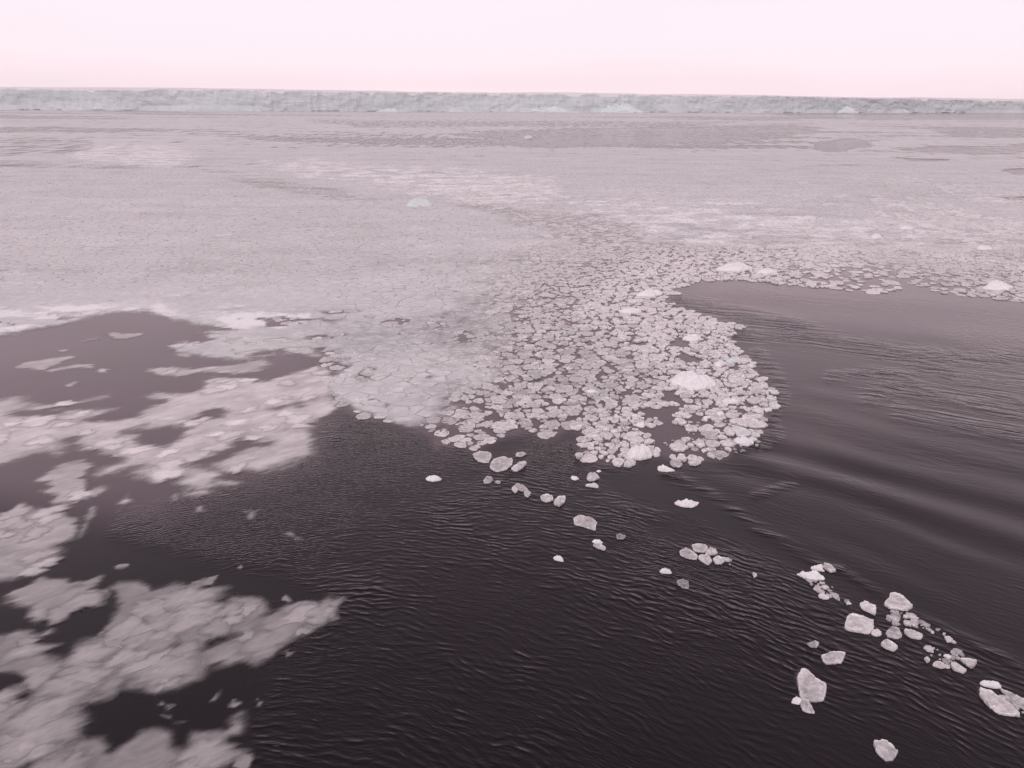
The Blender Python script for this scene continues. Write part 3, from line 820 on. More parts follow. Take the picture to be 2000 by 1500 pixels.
FL = [
 (z1([(490, 270), (560, 245), (640, 265), (640, 300), (610, 345), (540, 330), (500, 295)]), 'round grey floe just off the pack edge, first of three in a row', .42),
 (z1([(625, 350), (660, 305), (740, 290), (810, 310), (800, 360), (745, 400), (680, 410), (630, 385)]), 'widest grey floe of the small cluster just off the pack edge', .45),
 (z1([(790, 385), (850, 345), (905, 328), (915, 350), (880, 385), (840, 405), (800, 400)]), 'narrow tapering grey floe touching the widest floe off the pack edge', .48),
 (z1([(825, 290), (835, 262), (880, 255), (915, 268), (880, 290)]), 'small grey floe alone between the pack edge and the narrow tapering floe', .45),
 (z1([(575, 480), (600, 448), (640, 452), (655, 475), (620, 500), (580, 500)]), 'small dull grey floe starting the drifting chain below the pack', .38),
 (z1([(665, 490), (690, 478), (712, 490), (700, 505)]), 'tiny grey scrap beside the first small floe of the drifting chain', .4),
 (z1([(800, 530), (840, 500), (890, 515), (930, 555), (890, 565), (850, 555)]), 'dull grey floe at the centre of a touching trio in the chain', .4),
 (z1([(792, 545), (820, 530), (850, 560), (825, 577)]), 'smallest pale floe of the touching trio in the drifting chain', .48),
 (z1([(890, 575), (920, 560), (950, 580), (925, 610), (900, 600)]), 'lowest floe of the touching trio in the drifting chain', .46),
 (z1([(1020, 605), (1060, 590), (1120, 605), (1125, 635), (1070, 648), (1030, 635)]), 'oval whitish floe of a side by side pair on rippled water', .52),
 (z1([(1125, 645), (1160, 612), (1220, 605), (1215, 645), (1170, 682), (1130, 668)]), 'pointed grey floe of a side by side pair on rippled water', .48),
 (z1([(1280, 775), (1330, 750), (1420, 770), (1465, 800), (1455, 830), (1455, 872), (1390, 850), (1340, 835), (1285, 825)]), 'flat angular brownish grey floe alone amid the rippled water', .42),
 (z1([(1612, 905), (1640, 895), (1690, 915), (1670, 935), (1620, 935)]), 'small dark grey floe alone right of the flat angular floe', .28),
 (z1([(1430, 985), (1480, 972), (1535, 1010), (1520, 1025), (1460, 1005)]), 'slim floe sliver under the two-horned chunk of ice', .5),
 (z1([(1380, 460), (1400, 425), (1440, 420), (1490, 455), (1440, 480), (1400, 480)]), 'pale triangular floe of the little group below the pack corner', .52),
 (z2([(430, 340), (460, 308), (500, 315), (535, 355), (510, 375), (450, 370)]), 'grey roundish floe beside the white wedge at the pack tip', .46),
 (z2([(570, 330), (620, 312), (670, 318), (680, 340), (640, 362), (585, 355)]), 'bright oval floe off the pack tip, nearest to the wake', .62),
 (z2([(505, 1025), (560, 1010), (610, 1030), (655, 1070), (640, 1098), (560, 1085), (515, 1060)]), 'brownish floe at the outer end of the five-floe raft', .42),
 (z2([(600, 990), (640, 970), (710, 978), (732, 1010), (700, 1045), (620, 1030)]), 'topmost brownish floe of the five-floe raft', .42),
 (z2([(705, 1050), (745, 1005), (790, 1020), (805, 1055), (730, 1065)]), 'smooth pale floe on the wake side of the five-floe raft', .5),
 (z2([(652, 1085), (670, 1060), (730, 1065), (765, 1110), (735, 1140), (680, 1110)]), 'lowest floe of the five-floe raft', .52),
 (z2([(765, 1095), (800, 1075), (840, 1090), (870, 1085), (875, 1100), (835, 1130), (790, 1130)]), 'bright small floe with a pointed tail ending the five-floe raft', .58),
 (z2([(482, 1265), (540, 1245), (580, 1270), (582, 1325), (530, 1315), (495, 1290)]), 'dull dark grey floe below the small white chunk near the raft', .3),
 (z2([(1075, 1205), (1115, 1225), (1090, 1237)]), 'tiny triangular ice splinter alone between the raft and the white pair', .5),
 (z2([(1630, 1130), (1680, 1140), (1735, 1190), (1690, 1195), (1640, 1170)]), 'greyish pointed end floe attached to the white pair by the wake', .5),
 (z8([(815, 430), (850, 410), (860, 370), (890, 362), (930, 380), (980, 420), (1008, 455), (985, 478), (920, 475), (860, 468)]), 'rough whitish floe with a peaked top, uppermost of the lower group', .56),
 (z8([(660, 440), (700, 425), (770, 455), (768, 510), (720, 490), (680, 470)]), 'lumpy small white floe above the big blunt floe', .6),
 (z8([(560, 580), (585, 510), (620, 502), (700, 530), (755, 555), (755, 600), (730, 630), (640, 620), (575, 605)]), 'big blunt rough floe of the lower group', .52),
 (z8([(830, 625), (870, 585), (920, 592), (940, 655), (890, 662), (845, 650)]), 'dull grey thin floe between the big blunt floe and an oval one', .36),
 (z8([(950, 608), (1000, 610), (1075, 645), (1060, 668), (1000, 658), (960, 635)]), 'pale oval floe beside the dull grey thin floe', .5),
 (z8([(795, 700), (830, 670), (880, 690), (915, 720), (890, 745), (840, 730)]), 'smooth oval floe directly below the big blunt floe group', .5),
 (z8([(318, 695), (370, 675), (400, 690), (385, 720), (340, 715)]), 'small faint grey floe alone above the four-cornered floe', .36),
 (z8([(405, 775), (480, 755), (572, 755), (550, 820), (500, 825), (440, 828)]), 'four-cornered smooth grey floe alone on dark water', .46),
 (z8([(255, 895), (300, 857), (350, 900), (385, 935), (455, 970), (430, 1070), (330, 1072), (280, 1060), (255, 950)]), 'tall jagged floe with a notch, on the dark lower water', .48),
 (z8([(265, 1060), (320, 1062), (345, 1100), (375, 1150), (330, 1145), (290, 1130)]), 'pointed grey tail floe under the tall jagged floe', .44),
 (z8([(745, 1330), (830, 1328), (880, 1370), (915, 1405), (880, 1455), (830, 1460), (770, 1400)]), 'lone rounded floe at the very bottom of the dark water', .5),
 (z8([(1438, 985), (1500, 1000), (1600, 1060), (1660, 1110), (1710, 1170), (1640, 1165), (1560, 1150), (1490, 1090), (1445, 1040)]), 'long spindle-shaped rough floe at the edge of the picture', .56),
 (z8([(1570, 990), (1640, 1005), (1740, 1060), (1820, 1110), (1800, 1150), (1720, 1120), (1650, 1060)]), 'grey slab cut by the picture edge behind the spindle-shaped floe', .42),
 (z8([(1250, 745), (1290, 730), (1318, 745), (1300, 780), (1270, 770)]), 'grey top floe of the shattered cluster', .42),
 (z8([(1310, 795), (1370, 795), (1430, 815), (1395, 858), (1350, 830)]), 'triangular grey floe broken off the shattered cluster', .46),
 (z8([(1130, 835), (1165, 815), (1240, 848), (1190, 855)]), 'flat thin floe low in the shattered cluster', .46),
 (z8([(1250, 825), (1300, 830), (1360, 870), (1340, 890), (1270, 865)]), 'long lower floe of the shattered cluster', .48),
 (z8([(1080, 790), (1105, 785), (1122, 810), (1100, 820)]), 'small pale scrap just outside the shattered cluster', .5),
 (z8([(1195, 800), (1230, 790), (1255, 815), (1230, 835)]), 'dirty small floe in the heart of the shattered cluster', .34),
 (z8([(870, 485), (920, 488), (915, 512), (890, 505)]), 'grey scrap right under the peaked whitish floe', .4),
]
for k, (poly, lab, tone) in enumerate(FL):
    flat_floe(poly, lab, k + 1, tone * 1.5, thick=.055 + .035 * (tone > .45))

HU = [
 (z1([(122, 450), (155, 422), (210, 430), (252, 450), (240, 470), (180, 485), (135, 470)]), 'white ice chunk alone on rippled water below the slush edge', .22, M_WHITE),
 (z1([(1425, 945), (1440, 922), (1460, 950), (1495, 935), (1510, 970), (1450, 970)]), 'little two-horned white ice chunk on the rippled water', .3, M_WHITE),
 (z1([(1122, 1065), (1145, 1045), (1190, 1070), (1205, 1110), (1160, 1100), (1130, 1085)]), 'small smooth white ice lump alone in the middle of dark water', .22, M_WHITE),
 (z1([(1255, 440), (1280, 430), (1325, 455), (1295, 475), (1270, 465)]), 'small white ice lump beside the pale triangular floe', .22, M_WHITE),
 (z1([(1455, 400), (1480, 385), (1500, 400), (1480, 412)]), 'tiny white ice lump just under the pack corner', .25, M_WHITE),
 (z1([(1365, 505), (1420, 495), (1440, 480), (1475, 500), (1475, 535), (1430, 525)]), 'crumbly whitish ice lump below the pale triangular floe', .2, M_GREYW),
 (z2([(465, 625), (540, 612), (655, 632), (650, 655), (610, 688), (530, 680), (480, 650)]), 'bright white ice chunk alone on the slick below the pack tip', .22, M_WHITE),
 (z2([(335, 350), (380, 340), (430, 370), (480, 400), (400, 408), (340, 395)]), 'white wedge-shaped ice chunk just off the pack tip', .24, M_WHITE),
 (z2([(348, 1175), (385, 1145), (450, 1185), (440, 1205), (370, 1200)]), 'small white chunk with a peak below the five-floe raft', .26, M_WHITE),
 (z2([(1418, 1175), (1480, 1180), (1540, 1168), (1630, 1205), (1645, 1250), (1570, 1258), (1500, 1240), (1450, 1200)]), 'larger smooth white chunk of the white pair by the wake', .15, M_WHITE),
 (z2([(1532, 1140), (1560, 1125), (1640, 1125), (1620, 1160), (1650, 1190), (1580, 1175), (1540, 1160)]), 'upper white chunk of the white pair by the wake', .15, M_WHITE),
 (z8([(390, 355), (430, 360), (468, 400), (430, 405), (400, 385)]), 'small whitish lump in the crumb trail below the white pair', .2, M_GREYW),
 (z8([(570, 410), (600, 415), (610, 435), (580, 438)]), 'tiny whitish lump ending the crumb trail', .22, M_GREYW),
 (z8([(735, 605), (770, 582), (805, 600), (805, 635), (770, 647), (740, 625)]), 'round whitish knob stuck to the end of the big blunt floe', .2, M_GREYW),
 (z8([(220, 1070), (225, 1035), (250, 1022), (278, 1030), (290, 1075), (265, 1090)]), 'bright white knob at the foot of the tall jagged floe', .22, M_WHITE),
 (z8([(1440, 930), (1480, 920), (1570, 955), (1590, 985), (1540, 985), (1470, 960)]), 'smooth white elongated chunk above the spindle-shaped floe', .18, M_WHITE),
 (z8([(1205, 755), (1225, 745), (1270, 790), (1245, 795)]), 'white upright shard of the shattered cluster', .3, M_WHITE),
 (z8([(995, 505), (1030, 510), (1040, 525), (1010, 525)]), 'tiny white slab in the crumbs beside the peaked whitish floe', .2, M_WHITE),
 (z8([(868, 535), (890, 525), (900, 538), (880, 545)]), 'tiny white bead of ice below the peaked whitish floe', .25, M_WHITE),
 (z7([(755, 850), (800, 815), (860, 795), (900, 790), (960, 840), (1050, 880), (1060, 900), (1000, 930), (940, 950), (850, 920), (790, 880)]), 'biggest bright white ice hummock set in the pancake pack', .22, M_WHITE),
 (z7([(480, 1345), (530, 1305), (580, 1265), (620, 1310), (645, 1340), (640, 1370), (570, 1400), (500, 1385)]), 'bright white crumbly hummock at the near corner of the pack', .34, M_WHITE),
 (z7([(1095, 1000), (1160, 980), (1215, 1010), (1190, 1032), (1110, 1028)]), 'white peaked lump below the biggest hummock toward the tip', .24, M_WHITE),
 (z7([(1045, 775), (1110, 735), (1130, 765), (1080, 795)]), 'white upright lump above the biggest hummock', .3, M_WHITE),
 (z7([(1120, 745), (1200, 720), (1235, 750), (1150, 768)]), 'bluish white lump near the outer edge above the biggest hummock', .2, M_BLUE),
 (z7([(198, 940), (260, 928), (295, 948), (240, 968)]), 'small white lump amid grey pancakes in the middle of the pack', .24, M_WHITE),
 (z7([(1175, 1245), (1230, 1228), (1315, 1270), (1270, 1305), (1190, 1280)]), 'white lumpy slab at the outermost tip beside turbulent water', .18, M_WHITE),
 (z7([(535, 1155), (575, 1140), (605, 1155), (590, 1185), (550, 1180)]), 'white lump among small floes above the crumbly hummock', .24, M_WHITE),
 (z7([(500, 1100), (530, 1085), (555, 1105), (530, 1125)]), 'small white cube-like lump higher above the crumbly hummock', .26, M_WHITE),
 (z7([(970, 1115), (1010, 1100), (1040, 1115), (1000, 1130)]), 'small white lump between loose floes of the tip', .22, M_WHITE),
 (z7([(1060, 1090), (1090, 1072), (1120, 1085), (1085, 1110)]), 'round white lump among loose floes nearer the tip rim', .24, M_WHITE),
 ([(792, 402), (800, 390), (816, 383), (838, 391), (846, 402), (815, 405)], 'pale bluish bergy bit alone far out on the ice sheet', .3, M_BLUE),
 ([(1915, 563), (1935, 553), (1950, 545), (1978, 560), (1968, 568), (1935, 567)], 'white pointed hummock near the picture edge beyond the wake', .22, M_WHITE),
 ([(1700, 463), (1712, 454), (1722, 463), (1711, 466)], 'white block amid the far scattered floes', .3, M_WHITE),
 ([(1395, 530), (1420, 512), (1450, 508), (1472, 522), (1450, 532)], 'broad low white hummock at the head of the bright arm', .12, M_WHITE),
 ([(1475, 532), (1500, 520), (1520, 529), (1500, 536)], 'white low hummock at the outer end of the bright arm', .16, M_WHITE),
 ([(1240, 575), (1270, 560), (1298, 570), (1270, 582)], 'white low hummock in the neck of the bright arm', .14, M_WHITE),
 ([(1205, 608), (1232, 596), (1256, 606), (1230, 614)], 'white low hummock below the neck of the bright arm', .14, M_WHITE),
 ([(1330, 660), (1352, 648), (1372, 660), (1350, 668)], 'white low hummock high above the biggest hummock', .18, M_WHITE),
 ([(1022, 270), (1030, 263), (1042, 269), (1032, 272)], 'tiny pale bergy bit on the dark patch near the cliff', .3, M_GREYW),
 ([(1755, 446), (1770, 440), (1785, 446), (1770, 449)], 'white lump behind the far scattered floes', .2, M_WHITE),
 ([(1905, 430 + 55), (1925, 478), (1940, 486), (1920, 489)], 'white lump on the far floes toward the picture edge', .2, M_WHITE),
 ([(1108, 397), (1118, 391), (1130, 397), (1118, 400)], 'pale lump on the sheet right of the bluish bergy bit', .25, M_BLUE),
]
for k, (poly, lab, h, m) in enumerate(HU):
    hummock(poly, lab, 200 + k, h, m)

# ------------------------------------------------------------------ slush patches on the left
_lobe_cache = []
def lobe_mesh(k):
    g = np.random.default_rng(400 + k)
    n = 28
    a = np.linspace(0, 2 * math.pi, n, endpoint=False)
    rad = 1 + .16 * np.sin(2 * a + g.uniform(0, 6)) + .14 * np.sin(3 * a + g.uniform(0, 6)) + .10 * np.sin(5 * a + g.uniform(0, 6)) + .06 * np.sin(8 * a + g.uniform(0, 6))
    crisp = .5 + .5 * np.cos(a - g.uniform(.3, 1.6))        # side with the crisp rim
    Vs, Cs, As = [], [], []
    t0 = .35
    hard = k % 3 == 0
    for rf, al, z in [(1.25, .0, .0), (1.0, .22, .003), (.8, .46, .006), (.6, .70, .008), (.4, .88, .009), (.2, .97, .010)]:
        p = np.stack([rad * rf * np.cos(a) * 1.2, rad * rf * np.sin(a) * .9], -1)
        Vs.append(np.stack([p[:, 0], p[:, 1], np.full(n, z)], -1))
        edge = .9 < rf < 1.1
        As.append(np.clip(al + (.22 * (crisp ** 3) if edge and hard else np.zeros(n)), 0, 1))
        t = t0 * {1.25: 1.1, 1.0: 1.08, .8: 1.06, .6: 1.08, .4: 1.14, .2: 1.18}[rf] * (1 + (.3 * crisp ** 6 if edge and hard else 0)) * np.ones(n)
        Cs.append(np.stack([t * 1.0, t * .965, t * .962], -1))
    Vs.append(np.array([[0, 0, .03]])); As.append(np.array([1.0])); Cs.append(np.array([[t0 * 1.2, t0 * 1.15, t0 * 1.15]]))
    return tri_mesh('slush_lobe', np.concatenate(Vs), floe_faces(n, 6), True, {'alpha': np.concatenate(As), 'col': np.concatenate(Cs)})
LOBES = [lobe_mesh(k) for k in range(9)]
for me in LOBES: me.materials.append(M_LOBE)

def slush(poly, label, seed, holes=(), res=.16, soft=.42, tone=.36, lobes=1.0, lr=(.45, .95), name='slush_patch', group=None, z0=.02, wobble=.9):
    P = np.array(poly, float)
    wx, wy = at(P[:, 0], P[:, 1])
    W = np.stack([wx, wy], -1)
    Hs = [np.stack(at(np.array(h, float)[:, 0], np.array(h, float)[:, 1]), -1) for h in holes]
    lo, hi = W.min(0) - .7, W.max(0) + .7
    nx = int((hi[0] - lo[0]) / res) + 2; ny = int((hi[1] - lo[1]) / res) + 2
    X, Y = np.meshgrid(np.linspace(lo[0], hi[0], nx), np.linspace(lo[1], hi[1], ny))
    ca, sa = math.cos(R(38)), math.sin(R(38))
    U = X * ca + Y * sa; Vv = -X * sa + Y * ca
    wob = wobble * (fbm(U * .55 + seed, Vv * 1.2, 5, .62) - .5)
    s = sdf(W, X, Y)
    for h in Hs: s = np.maximum(s, -sdf(h, X, Y))
    s = s + wob
    al = 1 - sstep(-soft * 1.6, soft, s)
    big = fbm(U * .22 + 3 * seed, Vv * .5, 3)
    al = al * (.72 + .28 * sstep(.3, .55, big))
    cl = fbm(U * .6, Vv * 1.3 + seed, 4, .6)
    fil = sstep(.035, .0, np.abs(fbm(U * .5 + 9, Vv * 1.0 - seed, 3) - .5)) * sstep(.45, .7, fbm(U * .9, Vv * .9 + 31, 2))
    t = tone * (.70 + .6 * cl + .16 * fil)
    al = al * (1 - .5 * sstep(.55, .75, fbm(U * .8 + 50, Vv * 2.0 - seed, 3)) * sstep(-1.2, 0, s))
    c = W.mean(0)
    Z = .012 + .012 * np.clip(-s / .6, -.6, 1)
    q = grid_quads(ny, nx)
    k = (al.ravel()[q] > .015).any(1)
    q = q[k]
    used = np.unique(q); remap = -np.ones(X.size, int); remap[used] = np.arange(len(used))
    V = np.stack([X - c[0], Y - c[1], Z], -1).reshape(-1, 3)[used]
    t = t.ravel()[used]
    C3 = np.stack([t * 1.0, t * .965, t * .962], -1)
    me = tri_mesh(name, V, remap[q], True, {'alpha': al.ravel()[used], 'col': C3})
    ob = link(name, me, M_SLUSH, loc=(c[0], c[1], 0), label=label, category='slush ice')
    if group: ob['group'] = group
    # overlapping slush cakes within the patch
    g = np.random.default_rng(seed)
    A_ = max((hi[0] - lo[0]) * (hi[1] - lo[1]), .1)
    ntry = int(A_ * 1.1 * lobes)
    pts = g.uniform(lo, hi, (ntry, 2))
    d = sdf(W, pts[:, 0], pts[:, 1])
    for h in Hs: d = np.maximum(d, -sdf(h, pts[:, 0], pts[:, 1]))
    rad = g.uniform(lr[0], lr[1], ntry)
    sel = np.argwhere(d < -.35 * rad).ravel()[:290]
    for m, i in enumerate(sel):
        lb = bpy.data.objects.new('slush_lobe', LOBES[int(g.integers(len(LOBES)))])
        COL.objects.link(lb); lb.parent = ob
        lb.location = (pts[i, 0] - c[0], pts[i, 1] - c[1], z0 + .012 + .00008 * m)
        f = rad[i]
        lb.scale = (f, f, 1)
        tv = tone / .35 * g.uniform(.92, 1.22)
        lb.color = (tv, tv, tv, 1)
        lb.rotation_euler = (0, 0, R(38) + g.normal(0, .35) + (math.pi if g.random() < .3 else 0))
    return ob

MAIN = z4([(-300, 640), (0, 620), (100, 608), (200, 650), (350, 648), (610, 605), (620, 620), (460, 655), (300, 690), (450, 680), (645, 665), (640, 682), (520, 738),
           (650, 748), (760, 730), (790, 690), (880, 645), (770, 618), (880, 590), (1070, 590), (1130, 550), (1120, 530), (1200, 505), (1300, 498), (1500, 520),
           (1700, 455), (1850, 425), (1900, 560), (1900, 640), (1830, 720), (1760, 780), (1765, 900), (1790, 950), (1600, 1000), (1450, 1045), (1300, 1040),
           (1200, 1020), (1250, 1060), (1360, 1085), (1370, 1100), (1300, 1125), (1210, 1110), (1140, 1150), (1070, 1160), (1000, 1130), (960, 1080), (870, 1100),
           (740, 1080), (770, 1040), (860, 1000), (740, 1000), (540, 1070), (520, 1055), (600, 1010), (760, 960), (700, 945), (600, 945), (560, 930), (470, 910),
           (400, 860), (380, 900), (330, 945), (220, 930), (100, 960), (0, 1010), (-300, 1080)])
MAIN_H = [z4([(990, 985), (1150, 985), (1290, 940), (1490, 880), (1440, 860), (1370, 858), (1280, 900), (1200, 945), (1060, 985)]),
          z4([(735, 805), (960, 775), (1005, 800), (980, 860), (870, 892), (800, 872)]),
          z4([(1000, 770), (1100, 720), (1200, 685), (1245, 690), (1220, 725), (1120, 735)]),
          z4([(120, 705), (300, 692), (360, 690), (300, 715), (170, 725)]),
          z4([(1530, 675), (1600, 660), (1680, 640), (1660, 660), (1560, 685)])]
slush(MAIN, 'broad pale slush mass with ragged tongues filling the water below the bay', 1, MAIN_H, res=.17, soft=.7, tone=.64, lobes=.16, lr=(.5, 1.0), wobble=1.5)
slush(z4([(810, 460), (900, 440), (1100, 450), (1300, 430), (1480, 395), (1540, 440), (1450, 470), (1300, 490), (1100, 490), (980, 510), (850, 490)]), 'long thin slush tongue reaching into the calm bay', 2, soft=.5, tone=.58, lobes=.1, wobble=1.1)
slush(z4([(940, 340), (1000, 315), (1120, 310), (1200, 280), (1130, 258), (1200, 240), (1700, 240), (1800, 400), (1600, 375), (1560, 355), (1440, 372), (1390, 412), (1330, 405), (1250, 367), (1120, 362), (1050, 392), (960, 362)]), 'lobed slush bank at the inner end of the calm bay', 3, soft=.7, tone=.66, lobes=.04, lr=(.5, .9), wobble=1.6)
isl = [([(60, 460), (130, 425), (300, 400), (400, 385), (425, 395), (350, 420), (250, 470), (100, 465)], 'long streak of slush floating in the calm bay'),
       ([(240, 470), (330, 445), (450, 430), (540, 432), (520, 455), (400, 458), (280, 478)], 'shorter slush streak just below the long one in the bay'),
       ([(535, 470), (560, 455), (605, 460), (600, 480), (545, 482)], 'small oval slush cake alone beside the bay streaks'),
       ([(580, 265), (640, 250), (700, 262), (800, 258), (790, 272), (700, 292), (620, 290)], 'flat slush cake near the top shore of the bay'),
       ([(435, 305), (540, 280), (545, 292), (470, 312)], 'slanting slush sliver left of the flat cake in the bay'),
       ([(320, 357), (380, 350), (375, 365), (330, 367)], 'tiny slush fleck above the long bay streak'),
       ([(355, 552), (420, 525), (440, 535), (390, 560)], 'small slush fleck below the bay streaks'),
       ([(200, 1085), (350, 990), (480, 960), (530, 975), (510, 1040), (480, 1060), (490, 1190), (400, 1195), (290, 1232), (265, 1205), (300, 1170), (205, 1150), (300, 1115)], 'slanted slush patch stepping down from the broad mass'),
       ([(620, 1230), (660, 1190), (720, 1155), (765, 1190), (700, 1225)], 'diamond-shaped slush cake alone on the smooth dark water'),
       ([(495, 1165), (510, 1130), (560, 1112), (605, 1115), (570, 1150), (530, 1172)], 'small slush cake right beside the stepped slanted patch'),
       ([(1350, 1255), (1450, 1242), (1400, 1295)], 'small triangular slush cake on finely rippled water'),
       ([(1090, 1230), (1125, 1225), (1128, 1255), (1100, 1258)], 'faint tiny slush dot on finely rippled water'),
       ([(955, 1150), (990, 1155), (985, 1195), (965, 1195)], 'faint slush wisp under the tip of the broad mass'),
       ([(1585, 1372), (1625, 1370), (1685, 1410), (1660, 1415)], 'faint slush wisp far out on the ripples')]
for k, (L, lab) in enumerate(isl):
    slush(z4(L), lab, 20 + k, res=.11, soft=.34, tone=.54, lobes=.3 if k == 7 else 0, lr=(.3, .6))
slush([(-120, 1020), (0, 1018), (20, 998), (80, 990), (125, 1000), (153, 1025), (150, 1052), (180, 990), (186, 1000), (160, 1050), (120, 1068), (146, 1066), (145, 1074), (112, 1095), (80, 1120), (20, 1140), (-120, 1165)], 'rounded slush patch at the picture edge under the slanted patch', 41, res=.12, soft=.34, tone=.45, lobes=.9, lr=(.35, .85))
slush(z5([(20, 470), (150, 410), (220, 350), (340, 370), (480, 380), (560, 358), (520, 430), (520, 470), (480, 540), (350, 580), (250, 610), (190, 630), (150, 600), (140, 550), (60, 500)]), 'kite-shaped slush patch above the biggest near slush field', 42, res=.1, soft=.3, tone=.36, lobes=.9, lr=(.3, .9))
slush(z5([(-300, 720), (0, 680), (100, 645), (180, 660), (210, 690), (280, 660), (290, 685), (210, 710), (220, 780), (300, 800), (390, 810), (420, 765), (540, 740), (570, 650), (620, 610),
          (650, 540), (620, 480), (610, 430), (660, 390), (780, 380), (860, 420), (980, 380), (1030, 400), (1030, 430), (1130, 425), (1110, 480), (1200, 500), (1250, 510), (1290, 475),
          (1400, 470), (1500, 510), (1520, 560), (1600, 520), (1700, 505), (1760, 530), (1840, 525), (1870, 580), (1800, 640), (1680, 700), (1590, 740), (1540, 800), (1430, 860),
          (1330, 840), (1160, 875), (1110, 940), (1000, 1000), (880, 1015), (840, 970), (690, 985), (640, 1030), (480, 1070), (420, 1130), (360, 1200), (340, 1260), (200, 1340),
          (130, 1400), (0, 1425), (-300, 1440)]), 'biggest near slush field of overlapping soft cakes', 43,
      [z5([(-320, 930), (0, 915), (120, 940), (250, 960), (260, 1010), (150, 1060), (70, 1085), (0, 1060), (-320, 1060)]), z5([(930, 745), (980, 750), (975, 765), (940, 762)]), z5([(1090, 795), (1200, 715), (1320, 680), (1200, 730), (1110, 795)]), z5([(820, 600), (930, 540), (950, 545), (850, 605)])],
      res=.1, soft=.32, wobble=.65, tone=.325, lobes=1.4, lr=(.28, 1.1))
slush(z5([(150, 1560), (200, 1430), (250, 1360), (320, 1310), (450, 1250), (600, 1240), (640, 1290), (620, 1330), (720, 1260), (780, 1210), (860, 1195), (960, 1210), (970, 1270), (960, 1310),
          (1060, 1340), (1110, 1330), (1045, 1270), (1060, 1210), (1150, 1220), (1270, 1215), (1290, 1150), (1330, 1130), (1370, 1190), (1380, 1250), (1330, 1280), (1290, 1260), (1260, 1340), (1210, 1400), (1190, 1560)]),
      'slush field cut off by the bottom of the picture', 44, res=.1, soft=.3, wobble=.65, tone=.30, lobes=1.3, lr=(.28, 1.0))
slush(z5([(-200, 1330), (0, 1290), (60, 1250), (130, 1290), (110, 1400), (0, 1500), (-200, 1560)]), 'slush scrap in the bottom corner by the picture edge', 45, res=.1, soft=.3, tone=.31, lobes=.8, lr=(.3, .6))
sm = [([(850, 1082), (900, 1055), (970, 1075), (940, 1092), (870, 1093)], 'flat narrow slush cake floating above the round one'),
      ([(850, 1130), (900, 1100), (1000, 1110), (1030, 1170), (960, 1200), (880, 1185), (860, 1160)], 'round slush cake floating above the bottom slush field'),
      ([(1315, 1375), (1360, 1365), (1400, 1410), (1390, 1450), (1330, 1450)], 'small slush cake at the bottom beside dark water'),
      ([(1075, 395), (1210, 358), (1180, 410), (1100, 418)], 'pale slush sliver above the biggest near slush field'),
      ([(1555, 480), (1570, 455), (1625, 443), (1612, 497), (1575, 495)], 'grey slush cake off the upper flank of the biggest near field'),
      ([(1490, 490), (1530, 480), (1525, 500), (1500, 503)], 'small slush scrap between the field and the grey slush cake'),
      ([(1080, 1000), (1110, 978), (1140, 988), (1110, 1003)], 'thin slush flake below the biggest near slush field'),
      ([(1170, 1060), (1200, 1018), (1225, 1015), (1205, 1058)], 'upright slush flake below the biggest near slush field'),
      ([(1278, 1075), (1300, 1055), (1337, 1072), (1310, 1090)], 'oval slush flake above the bottom slush field'),
      ([(1412, 1040), (1440, 1035), (1482, 1055), (1450, 1075)], 'wing-shaped slush flake nearest to the dark water'),
      ([(1375, 960), (1395, 935), (1405, 945), (1388, 970)], 'tiny upright slush flake near the wing-shaped one'),
      ([(1565, 795), (1600, 768), (1660, 780), (1600, 817)], 'soft slush cake under the pointed end of the biggest field'),
      ([(640, 305), (665, 295), (690, 303), (660, 315)], 'tiny slush fleck on smooth water above the kite-shaped patch'),
      ([(1325, 310), (1345, 295), (1362, 310), (1340, 325)], 'small slush dot on faint ripples above the big field')]
for k, (L, lab) in enumerate(sm):
    slush(z5(L), lab, 60 + k, res=.05, soft=.13, tone=.33, lobes=0, name='slush_cake')

